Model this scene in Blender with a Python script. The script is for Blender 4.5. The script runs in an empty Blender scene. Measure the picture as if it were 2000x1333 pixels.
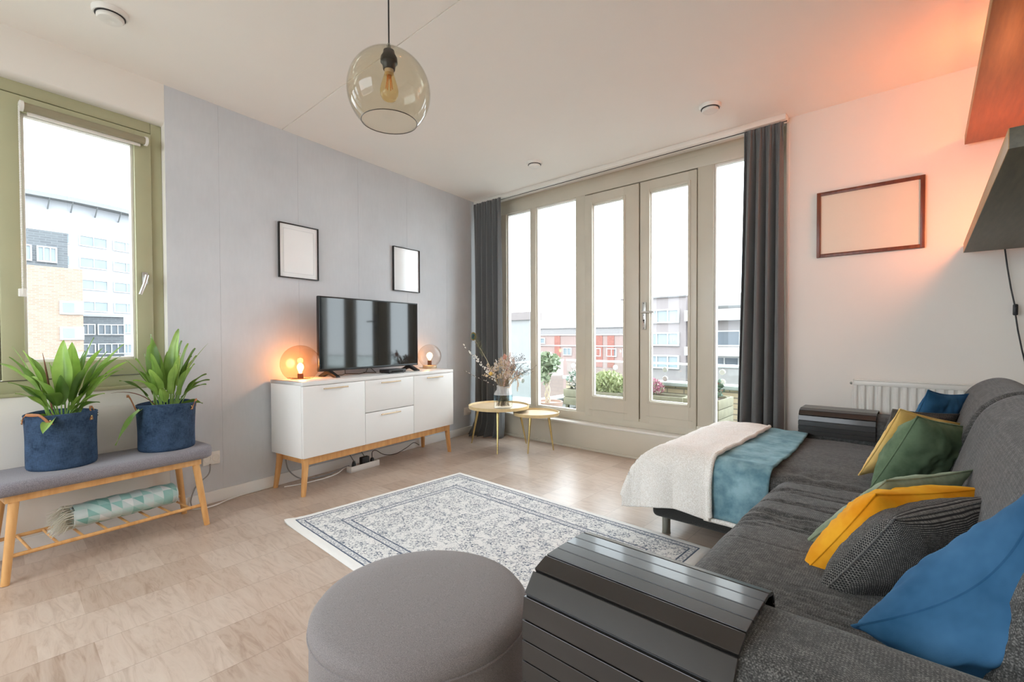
import bpy, bmesh, math, random
from math import sin, cos, pi, sqrt, radians as R
from mathutils import Vector, Matrix, noise

SC = bpy.context.scene
COL = SC.collection

# ------------------------------------------------------------------ camera
F_PX, YAW, PITCH, ROLL, CY = 906.13, 0.73033, 0.016787, -0.0039017, 674.26
def make_camera():
    cd = bpy.data.cameras.new('camera')
    cam = bpy.data.objects.new('camera', cd); COL.objects.link(cam)
    cd.sensor_width = 36.0; cd.lens = F_PX / 2000 * 36.0
    cd.shift_y = (CY - 666.5) / 2000
    cd.clip_start = 0.05; cd.clip_end = 400
    right = Vector((cos(YAW), sin(YAW), 0)); fwd = Vector((-sin(YAW), cos(YAW), 0)); up = Vector((0, 0, 1))
    f2 = fwd * cos(PITCH) - up * sin(PITCH); u2 = up * cos(PITCH) + fwd * sin(PITCH)
    r3 = right * cos(ROLL) + u2 * sin(ROLL); u3 = u2 * cos(ROLL) - right * sin(ROLL)
    m = Matrix((r3, u3, -f2)).transposed().to_4x4()
    m.translation = (3.8485, -3.7372, 1.0725)
    cam.matrix_world = m
    SC.camera = cam
make_camera()

# ------------------------------------------------------------------ sky, exposure
def make_world():
    w = bpy.data.worlds.new('overcast_sky'); SC.world = w; w.use_nodes = True
    nt = w.node_tree; n = nt.nodes; l = nt.links
    bg = n['Background']
    tc = n.new('ShaderNodeTexCoord'); ns = n.new('ShaderNodeTexNoise'); ns.inputs['Scale'].default_value = 2.2; ns.inputs['Detail'].default_value = 4
    cr = n.new('ShaderNodeValToRGB')
    cr.color_ramp.elements[0].position = .35; cr.color_ramp.elements[0].color = (.82, .91, 1.0, 1)
    cr.color_ramp.elements[1].position = .65; cr.color_ramp.elements[1].color = (.90, .96, 1.0, 1)
    l.new(tc.outputs['Generated'], ns.inputs['Vector']); l.new(ns.outputs['Fac'], cr.inputs['Fac']); l.new(cr.outputs['Color'], bg.inputs['Color'])
    bg.inputs['Strength'].default_value = SKY
    w.cycles.sampling_method = 'AUTOMATIC'
SKY = 2.4
make_world()
vs = SC.view_settings
vs.view_transform = 'Standard'; vs.look = 'None'; vs.gamma = 1.0; vs.use_curve_mapping = False
vs.exposure = 1.72
SC.cycles.max_bounces = 14; SC.cycles.diffuse_bounces = 8; SC.cycles.glossy_bounces = 5
SC.cycles.transparent_max_bounces = 24; SC.cycles.transmission_bounces = 8
SC.cycles.caustics_reflective = False; SC.cycles.caustics_refractive = False
SC.cycles.sample_clamp_indirect = 6.0
SC.cycles.use_denoising = True

# ------------------------------------------------------------------ mesh helpers
PH = 0.1353663                       # the left wall stands 7.8 degrees off square
LM = Matrix.Rotation(PH, 4, 'Z')     # (distance from left wall, distance along it, height) -> room
def lw(u, v, z): return LM @ Vector((u, v, z))
ROOT = {}

class MB:
    def __init__(s): s.bm = bmesh.new(); s.uv = None
    def _add(s, vs, fs, M=None, mat=0):
        bv = [s.bm.verts.new((M @ Vector(v)) if M else v) for v in vs]
        out = []
        for f in fs:
            try:
                bf = s.bm.faces.new([bv[i] for i in f]); bf.material_index = mat; out.append(bf)
            except ValueError: pass
        return bv, out
    def box(s, lo, hi, b=0.0, M=None, seg=2, mat=0):
        t = bmesh.new()
        x0, y0, z0 = lo; x1, y1, z1 = hi
        v = [t.verts.new(p) for p in ((x0,y0,z0),(x1,y0,z0),(x1,y1,z0),(x0,y1,z0),(x0,y0,z1),(x1,y0,z1),(x1,y1,z1),(x0,y1,z1))]
        for f in ((0,3,2,1),(4,5,6,7),(0,1,5,4),(1,2,6,5),(2,3,7,6),(3,0,4,7)): t.faces.new([v[i] for i in f])
        if b > 0: bmesh.ops.bevel(t, geom=t.edges[:], offset=b, segments=seg, profile=.5, affect='EDGES')
        s.merge(t, M, mat); return s
    def merge(s, t, M=None, mat=0):
        t.verts.index_update()
        s._add([v.co.copy() for v in t.verts], [[v.index for v in f.verts] for f in t.faces], M, mat); t.free()
    def tube(s, pts, r, seg=10, cap=True, M=None, mat=0, flat=None):
        pts = [Vector(p) for p in pts]; n = len(pts)
        rs = r if isinstance(r, (list, tuple)) else [r] * n
        vs, fs = [], []; prev = None
        for i in range(n):
            d = (pts[min(i+1, n-1)] - pts[max(i-1, 0)]).normalized()
            if prev is None:
                a = Vector((0,0,1)) if abs(d.z) < .9 else Vector((1,0,0))
                p = d.cross(a).normalized()
            else:
                p = prev - d * prev.dot(d); p = p.normalized() if p.length > 1e-6 else d.orthogonal().normalized()
            prev = p; q = d.cross(p)
            for k in range(seg):
                an = 2*pi*k/seg
                vs.append(pts[i] + (p*cos(an) + q*sin(an)*(flat or 1)) * rs[i])
        for i in range(n-1):
            for k in range(seg):
                a, b = i*seg+k, i*seg+(k+1) % seg
                fs.append((a, b, b+seg, a+seg))
        if cap: fs.append(tuple(range(seg))[::-1]); fs.append(tuple((n-1)*seg+k for k in range(seg)))
        s._add(vs, fs, M, mat); return s
    def lathe(s, prof, c=(0,0,0), seg=32, M=None, mat=0, sx=1, sy=1):
        vs, fs = [], []; n = len(prof)
        for r, z in prof:
            for k in range(seg):
                an = 2*pi*k/seg; vs.append(Vector((c[0]+r*sx*cos(an), c[1]+r*sy*sin(an), c[2]+z)))
        for i in range(n-1):
            for k in range(seg):
                a, b = i*seg+k, i*seg+(k+1) % seg; fs.append((a, b, b+seg, a+seg))
        if prof[0][0] > 1e-6: fs.append(tuple(range(seg))[::-1])
        if prof[-1][0] > 1e-6: fs.append(tuple((n-1)*seg+k for k in range(seg)))
        s._add(vs, fs, M, mat); return s
    def grid(s, nu, nv, f, cu=False, M=None, mat=0, uvf=None, flip=False):
        """f(i/(nu), j/(nv)) -> point"""
        mu = nu if cu else nu + 1
        vs = [f(i/nu, j/nv) for j in range(nv+1) for i in range(mu)]
        fs, uvs = [], []
        for j in range(nv):
            for i in range(nu):
                a, b = j*mu+i, j*mu+(i+1) % mu
                q = (a, b, b+mu, a+mu); fs.append(q[::-1] if flip else q)
                if uvf: uvs.append([uvf(i/nu, j/nv), uvf((i+1)/nu, j/nv), uvf((i+1)/nu, (j+1)/nv), uvf(i/nu, (j+1)/nv)][::-1 if flip else 1])
        bv, bf = s._add(vs, fs, M, mat)
        if uvf:
            lay = s.bm.loops.layers.uv.verify()
            for face, u in zip(bf, uvs):
                for lp, c in zip(face.loops, u): lp[lay].uv = c
        return s
    def prism(s, poly, axis, a0, a1, b=0.0, M=None, mat=0):
        """extrude a 2d polygon; axis 'x': poly is (y,z), 'y': (x,z), 'z': (x,y)"""
        t = bmesh.new()
        def P(p, a): return {'x': (a, p[0], p[1]), 'y': (p[0], a, p[1]), 'z': (p[0], p[1], a)}[axis]
        A = [t.verts.new(P(p, a0)) for p in poly]; B = [t.verts.new(P(p, a1)) for p in poly]; n = len(poly)
        t.faces.new(A[::-1]); t.faces.new(B)
        for i in range(n): t.faces.new((A[i], A[(i+1) % n], B[(i+1) % n], B[i]))
        bmesh.ops.recalc_face_normals(t, faces=t.faces[:])
        if b > 0: bmesh.ops.bevel(t, geom=t.edges[:], offset=b, segments=2, profile=.5, affect='EDGES')
        s.merge(t, M, mat); return s
    def weld(s, d=1e-5): bmesh.ops.remove_doubles(s.bm, verts=s.bm.verts[:], dist=d); return s
    def build(s, name, mats, parent=None, smooth=True, ang=35, kind=None, label=None, recalc=True):
        bm = s.bm
        if recalc: bmesh.ops.recalc_face_normals(bm, faces=bm.faces[:])
        for f in bm.faces: f.smooth = smooth
        for e in bm.edges:
            if len(e.link_faces) == 2: e.smooth = e.calc_face_angle(0) < R(ang)
        if parent is not None:
            M0 = ROOT[parent.name]
        else:
            xs = [v.co for v in bm.verts]
            M0 = Matrix.Translation((sum(v.x for v in xs)/len(xs), sum(v.y for v in xs)/len(xs), min(v.z for v in xs)))
        bm.transform(M0.inverted())
        me = bpy.data.meshes.new(name); bm.to_mesh(me); bm.free()
        for m in (mats if isinstance(mats, (list, tuple)) else [mats]): me.materials.append(m)
        o = bpy.data.objects.new(name, me); COL.objects.link(o)
        if parent is not None: o.parent = parent
        else: o.matrix_world = M0
        ROOT[o.name] = M0
        if kind: o['kind'] = kind
        if label: o['label'] = label
        return o

def tag(o, label, cat, group=None, kind=None):
    o['label'] = label; o['category'] = cat
    if group: o['group'] = group
    if kind: o['kind'] = kind
    return o
def thing(name, label, cat, loc=(0,0,0), rz=0.0, group=None):
    o = bpy.data.objects.new(name, None); COL.objects.link(o)
    o.empty_display_size = .05
    o.location = loc; o.rotation_euler = (0, 0, rz)
    ROOT[o.name] = Matrix.Translation(Vector(loc)) @ Matrix.Rotation(rz, 4, 'Z')
    return tag(o, label, cat, group)
def copy_thing(root, loc, rz, label):
    """copy of a thing with its parts and sub-parts, moved to another place"""
    kids = {}
    for o in list(bpy.data.objects):
        if o.parent is not None: kids.setdefault(o.parent.name, []).append(o)
    r = root.copy(); COL.objects.link(r); r.location = loc; r.rotation_euler = (0, 0, rz); r['label'] = label
    for ch in kids.get(root.name, []):
        c = ch.copy(); COL.objects.link(c); c.parent = r
        for g in kids.get(ch.name, []):
            d = g.copy(); COL.objects.link(d); d.parent = c
    return r
def struct(name, mb, mat, parent=None, **k):
    return mb.build(name, mat, parent, kind='structure' if parent is None else None, **k)

def rbox(lo, hi, r, n=(12,12,8), disp=None, M=None):
    """box with round edges of radius r, finely meshed, moved along its normals by disp(p, normal)"""
    lo, hi = Vector(lo), Vector(hi); ilo = lo + Vector((r,r,r)); ihi = hi - Vector((r,r,r))
    t = bmesh.new(); cache = {}
    def axis_pts(a):
        m = n[a]; k = 5
        pts = [lo[a] + r*(1-cos(pi/2*i/k)) for i in range(k)]
        pts += [ilo[a] + (ihi[a]-ilo[a])*i/m for i in range(m+1)]
        pts += [hi[a] - r*(1-cos(pi/2*i/k)) for i in range(k-1, -1, -1)]
        return pts
    ax = [axis_pts(a) for a in range(3)]
    def V(i, j, k):
        key = (i, j, k)
        if key not in cache:
            p = Vector((ax[0][i], ax[1][j], ax[2][k]))
            c = Vector([min(max(p[a], ilo[a]), ihi[a]) for a in range(3)])
            d = p - c
            # push the cube-surface point onto the rounded surface
            nn = d.normalized() if d.length > 1e-9 else Vector((0,0,1))
            q = c + nn * r
            if disp: q = q + nn * disp(q, nn)
            cache[key] = t.verts.new((M @ q) if M else q)
        return cache[key]
    N = [len(a)-1 for a in ax]
    for a, b, c in ((0,1,2),(1,2,0),(2,0,1)):
        for side in (0, N[c]):
            for i in range(N[a]):
                for j in range(N[b]):
                    def idx(ii, jj):
                        k = [0,0,0]; k[a]=ii; k[b]=jj; k[c]=side; return V(*k)
                    q = [idx(i,j), idx(i+1,j), idx(i+1,j+1), idx(i,j+1)]
                    if side == 0: q.reverse()
                    try: t.faces.new(q)
                    except ValueError: pass
    m = MB(); m.merge(t); return m

def nz(p, s=1.0, o=0.0): return noise.noise(Vector((p[0]*s+o, p[1]*s+o*.7, p[2]*s-o)))

# ------------------------------------------------------------------ materials
def new_mat(name):
    m = bpy.data.materials.new(name); m.use_nodes = True
    return m, m.node_tree.nodes, m.node_tree.links, m.node_tree.nodes['Principled BSDF']
def coords(n, l, kind='Object', scale=(1,1,1), rot=(0,0,0)):
    tc = n.new('ShaderNodeTexCoord'); mp = n.new('ShaderNodeMapping')
    mp.inputs['Scale'].default_value = scale; mp.inputs['Rotation'].default_value = rot
    l.new(tc.outputs[kind], mp.inputs['Vector']); return mp.outputs['Vector']
def ramp(n, l, fac, stops):
    c = n.new('ShaderNodeValToRGB'); e = c.color_ramp.elements
    while len(e) < len(stops): e.new(.5)
    for k, (p, col) in enumerate(stops): e[k].position = p; e[k].color = (*col, 1)
    l.new(fac, c.inputs['Fac']); return c.outputs['Color']
def bump(n, l, h, st, dist, bsdf):
    b = n.new('ShaderNodeBump'); b.inputs['Strength'].default_value = st; b.inputs['Distance'].default_value = dist
    l.new(h, b.inputs['Height']); l.new(b.outputs['Normal'], bsdf.inputs['Normal'])
def noise_tex(n, l, vec, sc, det=3, rough=.5):
    t = n.new('ShaderNodeTexNoise'); t.inputs['Scale'].default_value = sc; t.inputs['Detail'].default_value = det; t.inputs['Roughness'].default_value = rough
    l.new(vec, t.inputs['Vector']); return t
def srgb(r, g, b):
    f = lambda c: c/255/12.92 if c/255 <= .04045 else ((c/255+.055)/1.055)**2.4
    return (f(r), f(g), f(b))
def mixc(n, l, fac, a, b, mode='MIX'):
    m = n.new('ShaderNodeMix'); m.data_type = 'RGBA'; m.blend_type = mode
    for sock, v in ((m.inputs[0], fac), (m.inputs[6], a), (m.inputs[7], b)):
        if isinstance(v, (int, float)): sock.default_value = v
        elif isinstance(v, tuple): sock.default_value = (*v, 1)
        else: l.new(v, sock)
    return m.outputs[2]
def math_(n, l, op, a, b=None, c=None):
    m = n.new('ShaderNodeMath'); m.operation = op
    for k, v in enumerate((a, b, c)):
        if v is None: continue
        if isinstance(v, (int, float)): m.inputs[k].default_value = v
        else: l.new(v, m.inputs[k])
    return m.outputs[0]

def plain(name, col, rough=.5, metal=0.0, var=0.04, vs=6.0, bmp=0.0, bs=300.0, spec=None, coat=0):
    m, n, l, b = new_mat(name)
    v = coords(n, l); t = noise_tex(n, l, v, vs)
    c1 = tuple(max(0, c*(1-var)) for c in col); c2 = tuple(min(1, c*(1+var)) for c in col)
    l.new(ramp(n, l, t.outputs['Fac'], [(.3, c1), (.7, c2)]), b.inputs['Base Color'])
    b.inputs['Roughness'].default_value = rough; b.inputs['Metallic'].default_value = metal
    if spec is not None: b.inputs['Specular IOR Level'].default_value = spec
    if coat: b.inputs['Coat Weight'].default_value = coat; b.inputs['Coat Roughness'].default_value = .08
    if bmp: bump(n, l, noise_tex(n, l, v, bs, 2).outputs['Fac'], bmp, .002, b)
    return m
def fabric(name, c1, c2, sc=420, bmp=.5, rough=.92, sheen=.15, big=.0):
    """melange cloth: two yarn colours mixed at thread size"""
    m, n, l, b = new_mat(name)
    v = coords(n, l); t = noise_tex(n, l, v, sc, 2, .6); t2 = noise_tex(n, l, v, 9, 3)
    c = ramp(n, l, t.outputs['Fac'], [(.38, c1), (.62, c2)])
    if big: c = mixc(n, l, big, c, ramp(n, l, t2.outputs['Fac'], [(.35, c1), (.65, c2)]))
    l.new(c, b.inputs['Base Color']); b.inputs['Roughness'].default_value = rough
    b.inputs['Sheen Weight'].default_value = sheen; b.inputs['Specular IOR Level'].default_value = .2
    bump(n, l, t.outputs['Fac'], bmp, .0015, b)
    return m
def velvet(name, c1, c2, sheen=.6, sc=7):
    m, n, l, b = new_mat(name)
    v = coords(n, l); t = noise_tex(n, l, v, sc, 4, .6); f = noise_tex(n, l, v, 500, 2)
    l.new(ramp(n, l, t.outputs['Fac'], [(.35, c1), (.68, c2)]), b.inputs['Base Color'])
    b.inputs['Roughness'].default_value = .8; b.inputs['Sheen Weight'].default_value = sheen; b.inputs['Sheen Roughness'].default_value = .4
    b.inputs['Sheen Tint'].default_value = (*[min(1, c*1.6) for c in c2], 1); b.inputs['Specular IOR Level'].default_value = .15
    bump(n, l, f.outputs['Fac'], .15, .001, b)
    return m
def wood(name, c1, c2, scale=(3, 40, 40), rough=.45, coat=0.0):
    m, n, l, b = new_mat(name)
    v = coords(n, l, scale=scale); t = noise_tex(n, l, v, 1.0, 5, .6)
    l.new(ramp(n, l, t.outputs['Fac'], [(.3, c1), (.7, c2)]), b.inputs['Base Color'])
    b.inputs['Roughness'].default_value = rough
    if coat: b.inputs['Coat Weight'].default_value = coat
    bump(n, l, t.outputs['Fac'], .08, .001, b)
    return m
def clear_glass(name, tint=(1,1,1), ior=1.45, refl=1.0, rough=0.0, edge=None):
    """a thin pane: light goes straight through, tinted, with Fresnel reflection"""
    m = bpy.data.materials.new(name); m.use_nodes = True
    n, l = m.node_tree.nodes, m.node_tree.links
    n.remove(n['Principled BSDF']); out = n['Material Output']
    tr = n.new('ShaderNodeBsdfTransparent'); tr.inputs['Color'].default_value = (*tint, 1)
    if edge:
        lwt = n.new('ShaderNodeLayerWeight'); lwt.inputs['Blend'].default_value = .35
        l.new(ramp(n, l, lwt.outputs['Facing'], [(.0, tint), (.75, tint), (1.0, edge)]), tr.inputs['Color'])
    gl = n.new('ShaderNodeBsdfGlossy'); gl.inputs['Roughness'].default_value = rough
    fr = n.new('ShaderNodeFresnel'); fr.inputs['IOR'].default_value = ior
    mx = n.new('ShaderNodeMixShader')
    ge = n.new('ShaderNodeNewGeometry')
    l.new(math_(n, l, 'MULTIPLY', math_(n, l, 'MULTIPLY', fr.outputs[0], refl), math_(n, l, 'SUBTRACT', 1.0, ge.outputs['Backfacing'])), mx.inputs[0])
    l.new(tr.outputs[0], mx.inputs[1]); l.new(gl.outputs[0], mx.inputs[2]); l.new(mx.outputs[0], out.inputs['Surface'])
    return m
def emit(name, col, st):
    m = bpy.data.materials.new(name); m.use_nodes = True
    n, l = m.node_tree.nodes, m.node_tree.links
    n.remove(n['Principled BSDF']); e = n.new('ShaderNodeEmission'); e.inputs['Color'].default_value = (*col, 1); e.inputs['Strength'].default_value = st
    l.new(e.outputs[0], n['Material Output'].inputs['Surface']); return m

def floor_mat():
    m, n, l, b = new_mat('parquet')
    tc = n.new('ShaderNodeTexCoord'); sp = n.new('ShaderNodeSeparateXYZ'); l.new(tc.outputs['Object'], sp.inputs[0])
    cb = n.new('ShaderNodeCombineXYZ'); l.new(sp.outputs['Y'], cb.inputs['X']); l.new(sp.outputs['X'], cb.inputs['Y'])
    br = n.new('ShaderNodeTexBrick'); br.offset = .37; br.offset_frequency = 2; br.squash = 1.0
    br.inputs['Scale'].default_value = 1.0; br.inputs['Brick Width'].default_value = .22; br.inputs['Row Height'].default_value = .25
    br.inputs['Mortar Size'].default_value = .0; br.inputs['Color1'].default_value = (0,0,0,1); br.inputs['Color2'].default_value = (1,1,1,1)
    l.new(cb.outputs[0], br.inputs['Vector'])
    # grain runs across the strips; each block is shifted so that the grain breaks at its edges
    sh = n.new('ShaderNodeVectorMath'); sh.operation = 'MULTIPLY_ADD'
    l.new(br.outputs['Color'], sh.inputs[0]); sh.inputs[1].default_value = (7.3, 3.1, 5.7); l.new(tc.outputs['Object'], sh.inputs[2])
    mp = n.new('ShaderNodeMapping'); mp.inputs['Scale'].default_value = (4, 20, 1); l.new(sh.outputs[0], mp.inputs['Vector'])
    g = noise_tex(n, l, mp.outputs[0], 1.0, 6, .62); g.inputs['Distortion'].default_value = 2.2
    g2 = noise_tex(n, l, tc.outputs['Object'], 1.7, 3)
    blk = ramp(n, l, br.outputs['Color'], [(0, srgb(156,131,111)), (.5, srgb(184,162,143)), (1, srgb(204,187,172))])
    grn = ramp(n, l, g.outputs['Fac'], [(.32, srgb(138,111,90)), (.5, srgb(192,173,158)), (.72, srgb(212,197,183))])
    c = mixc(n, l, .48, blk, grn)
    c = mixc(n, l, .25, c, ramp(n, l, g2.outputs['Fac'], [(.3, srgb(168,146,130)), (.7, srgb(204,187,173))]))
    # narrow dark joints between the strips (along the room) and fine ones between blocks
    fx = math_(n, l, 'FRACT', math_(n, l, 'DIVIDE', sp.outputs['X'], .25))
    j = math_(n, l, 'LESS_THAN', fx, .012)
    c = mixc(n, l, math_(n, l, 'MULTIPLY', j, .38), c, srgb(105,84,68))
    l.new(c, b.inputs['Base Color'])
    l.new(math_(n, l, 'MULTIPLY_ADD', g.outputs['Fac'], .2, .22), b.inputs['Roughness'])
    bump(n, l, math_(n, l, 'SUBTRACT', g.outputs['Fac'], j), .06, .002, b)
    return m

def rug_mat(W, H):
    """classic rug: plain selvedge, patterned border between dark lines, flowered field; UV in metres"""
    m, n, l, b = new_mat('rug_pile')
    tc = n.new('ShaderNodeTexCoord'); sp = n.new('ShaderNodeSeparateXYZ'); l.new(tc.outputs['UV'], sp.inputs[0])
    dx = math_(n, l, 'MINIMUM', sp.outputs['X'], math_(n, l, 'SUBTRACT', W, sp.outputs['X']))
    dy = math_(n, l, 'MINIMUM', sp.outputs['Y'], math_(n, l, 'SUBTRACT', H, sp.outputs['Y']))
    d = math_(n, l, 'MINIMUM', dx, dy)
    def band(a, c): return math_(n, l, 'MULTIPLY', math_(n, l, 'GREATER_THAN', d, a), math_(n, l, 'LESS_THAN', d, c))
    white, pale, ink, soft = srgb(240,239,236), srgb(226,226,225), srgb(86,98,118), srgb(140,146,160)
    vec = tc.outputs['UV']
    # blossoms: rings of petals around scattered centres
    def flowers(scale, petals):
        vo = n.new('ShaderNodeTexVoronoi'); vo.inputs['Scale'].default_value = scale; vo.inputs['Randomness'].default_value = .75; l.new(vec, vo.inputs['Vector'])
        df = n.new('ShaderNodeVectorMath'); df.operation = 'SUBTRACT'
        scv = n.new('ShaderNodeVectorMath'); scv.operation = 'SCALE'; scv.inputs['Scale'].default_value = 1.0
        l.new(vec, df.inputs[0]); l.new(vo.outputs['Position'], df.inputs[1])
        s2 = n.new('ShaderNodeSeparateXYZ'); l.new(df.outputs[0], s2.inputs[0])
        an = math_(n, l, 'ARCTAN2', s2.outputs['Y'], s2.outputs['X'])
        ra = math_(n, l, 'MULTIPLY', math_(n, l, 'SQRT', math_(n, l, 'ADD', math_(n, l, 'POWER', s2.outputs['X'], 2), math_(n, l, 'POWER', s2.outputs['Y'], 2))), scale)
        pet = math_(n, l, 'MULTIPLY_ADD', math_(n, l, 'ABSOLUTE', math_(n, l, 'SINE', math_(n, l, 'MULTIPLY', an, petals/2))), .2, .17)
        edge = math_(n, l, 'ABSOLUTE', math_(n, l, 'SUBTRACT', ra, pet))
        o1 = math_(n, l, 'LESS_THAN', edge, .045)
        eye = math_(n, l, 'LESS_THAN', ra, .09)
        return math_(n, l, 'MAXIMUM', o1, eye)
    f1 = flowers(10.5, 9); f2 = flowers(23, 5)
    # winding vines
    nv = noise_tex(n, l, vec, 13, 2, .5); vine = math_(n, l, 'LESS_THAN', math_(n, l, 'ABSOLUTE', math_(n, l, 'SUBTRACT', nv.outputs['Fac'], .5)), .018)
    lf = noise_tex(n, l, vec, 48, 2, .6); leaf = math_(n, l, 'GREATER_THAN', lf.outputs['Fac'], .63)
    field = math_(n, l, 'MINIMUM', 1.0, math_(n, l, 'ADD', math_(n, l, 'MULTIPLY', f1, .58), math_(n, l, 'ADD', math_(n, l, 'MULTIPLY', vine, .38), math_(n, l, 'ADD', math_(n, l, 'MULTIPLY', f2, .26), math_(n, l, 'MULTIPLY', leaf, .55)))))
    lf2 = noise_tex(n, l, vec, 90, 2, .5); dens = math_(n, l, 'GREATER_THAN', lf2.outputs['Fac'], .5)
    wash = noise_tex(n, l, vec, 2.5, 2)
    base = mixc(n, l, wash.outputs['Fac'], pale, white)
    fcol = mixc(n, l, field, base, ink)
    c = fcol
    c = mixc(n, l, math_(n, l, 'LESS_THAN', d, .05), c, white)
    for a, e in ((.05, .085), (.235, .275)):
        c = mixc(n, l, band(a, e), c, mixc(n, l, math_(n, l, 'MULTIPLY', dens, .75), pale, soft))
        for q in (a, e): c = mixc(n, l, band(q-.004, q+.004), c, ink)
    l.new(c, b.inputs['Base Color']); b.inputs['Roughness'].default_value = .95; b.inputs['Specular IOR Level'].default_value = .1; b.inputs['Sheen Weight'].default_value = .1
    bump(n, l, noise_tex(n, l, vec, 420, 2).outputs['Fac'], .6, .002, b)
    return m

def knit_mat(name, dark, light, sx=110, sy=160):
    m, n, l, b = new_mat(name)
    v = coords(n, l, 'UV')
    br = n.new('ShaderNodeTexBrick'); br.offset = .5; l.new(v, br.inputs['Vector']); br.inputs['Scale'].default_value = 1
    br.inputs['Brick Width'].default_value = 1/sx; br.inputs['Row Height'].default_value = 1/sy; br.inputs['Mortar Size'].default_value = .0011; br.inputs['Mortar Smooth'].default_value = .6
    br.inputs['Color1'].default_value = (*light, 1); br.inputs['Color2'].default_value = (*[c*.5 for c in light], 1); br.inputs['Mortar'].default_value = (*dark, 1)
    l.new(br.outputs['Color'], b.inputs['Base Color']); b.inputs['Roughness'].default_value = .95; b.inputs['Specular IOR Level'].default_value = .15
    bump(n, l, br.outputs['Fac'], -.8, .003, b)
    return m
def denim_mat():
    m, n, l, b = new_mat('blue_linen')
    v = coords(n, l); a = noise_tex(n, l, coords(n, l, scale=(60, 60, 500)), 1, 2); c = noise_tex(n, l, coords(n, l, scale=(400, 400, 60)), 1, 2); w = noise_tex(n, l, v, 14, 4, .65)
    f = math_(n, l, 'MULTIPLY', math_(n, l, 'ADD', a.outputs['Fac'], c.outputs['Fac']), .5)
    col = ramp(n, l, f, [(.38, srgb(28,44,66)), (.62, srgb(64,86,114))])
    col = mixc(n, l, .45, col, ramp(n, l, w.outputs['Fac'], [(.35, srgb(30,45,62)), (.72, srgb(78,102,132))]))
    l.new(col, b.inputs['Base Color']); b.inputs['Roughness'].default_value = .85; b.inputs['Specular IOR Level'].default_value = .2
    bump(n, l, f, .35, .001, b); return m
def brick_mat(name, c1, c2, mort, bw=.22, bh=.065, ms=.01):
    m, n, l, b = new_mat(name)
    tc = n.new('ShaderNodeTexCoord'); sp = n.new('ShaderNodeSeparateXYZ'); l.new(tc.outputs['Object'], sp.inputs[0])
    cb = n.new('ShaderNodeCombineXYZ'); l.new(math_(n, l, 'ADD', sp.outputs['X'], sp.outputs['Y']), cb.inputs['X']); l.new(sp.outputs['Z'], cb.inputs['Y'])
    br = n.new('ShaderNodeTexBrick'); l.new(cb.outputs[0], br.inputs['Vector']); br.inputs['Scale'].default_value = 1
    br.inputs['Brick Width'].default_value = bw; br.inputs['Row Height'].default_value = bh; br.inputs['Mortar Size'].default_value = ms
    br.inputs['Color1'].default_value = (*c1, 1); br.inputs['Color2'].default_value = (*c2, 1); br.inputs['Mortar'].default_value = (*mort, 1)
    l.new(br.outputs['Color'], b.inputs['Base Color']); b.inputs['Roughness'].default_value = .9
    return m
def leaf_mat(name, c1, c2):
    m, n, l, b = new_mat(name)
    v = coords(n, l, 'UV'); sp = n.new('ShaderNodeSeparateXYZ'); l.new(v, sp.inputs[0])
    t = noise_tex(n, l, coords(n, l), 9, 3)
    c = ramp(n, l, t.outputs['Fac'], [(.35, c1), (.65, c2)])
    rib = math_(n, l, 'LESS_THAN', math_(n, l, 'ABSOLUTE', math_(n, l, 'SUBTRACT', sp.outputs['X'], .5)), .03)
    c = mixc(n, l, math_(n, l, 'MULTIPLY', rib, .5), c, tuple(x*.5 for x in c1))
    st = n.new('ShaderNodeTexWave'); st.inputs['Scale'].default_value = 5; l.new(v, st.inputs['Vector'])
    l.new(c, b.inputs['Base Color']); b.inputs['Roughness'].default_value = .38
    # light shines through the thin blades
    tr = n.new('ShaderNodeBsdfTranslucent'); l.new(mixc(n, l, .5, c, (.55, .8, .12)), tr.inputs['Color'])
    mx = n.new('ShaderNodeMixShader'); mx.inputs[0].default_value = .24
    l.new(b.outputs[0], mx.inputs[1]); l.new(tr.outputs[0], mx.inputs[2]); l.new(mx.outputs[0], n['Material Output'].inputs['Surface'])
    bump(n, l, st.outputs['Fac'], .05, .002, b)
    return m
def throw_mat():
    """rolled throw: triangles in sea green, mint and grey, pattern in UV"""
    m, n, l, b = new_mat('triangle_weave')
    v = coords(n, l, 'UV', scale=(1,1,1)); sp = n.new('ShaderNodeSeparateXYZ'); l.new(v, sp.inputs[0])
    a = math_(n, l, 'FLOOR', sp.outputs['X']); c = math_(n, l, 'FLOOR', sp.outputs['Y'])
    d = math_(n, l, 'FLOOR', math_(n, l, 'ADD', sp.outputs['X'], sp.outputs['Y']))
    cb = n.new('ShaderNodeCombineXYZ'); l.new(a, cb.inputs[0]); l.new(c, cb.inputs[1]); l.new(d, cb.inputs[2])
    wn = n.new('ShaderNodeTexWhiteNoise'); l.new(cb.outputs[0], wn.inputs['Vector'])
    col = ramp(n, l, wn.outputs['Value'], [(0, srgb(128,178,172)), (.3, srgb(156,198,193)), (.55, srgb(204,212,213)), (.8, srgb(176,208,204)), (1, srgb(222,226,226))])
    l.new(col, b.inputs['Base Color']); b.inputs['Roughness'].default_value = .9; b.inputs['Specular IOR Level'].default_value = .15
    bump(n, l, noise_tex(n, l, coords(n, l), 420, 2).outputs['Fac'], .4, .001, b); return m
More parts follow.
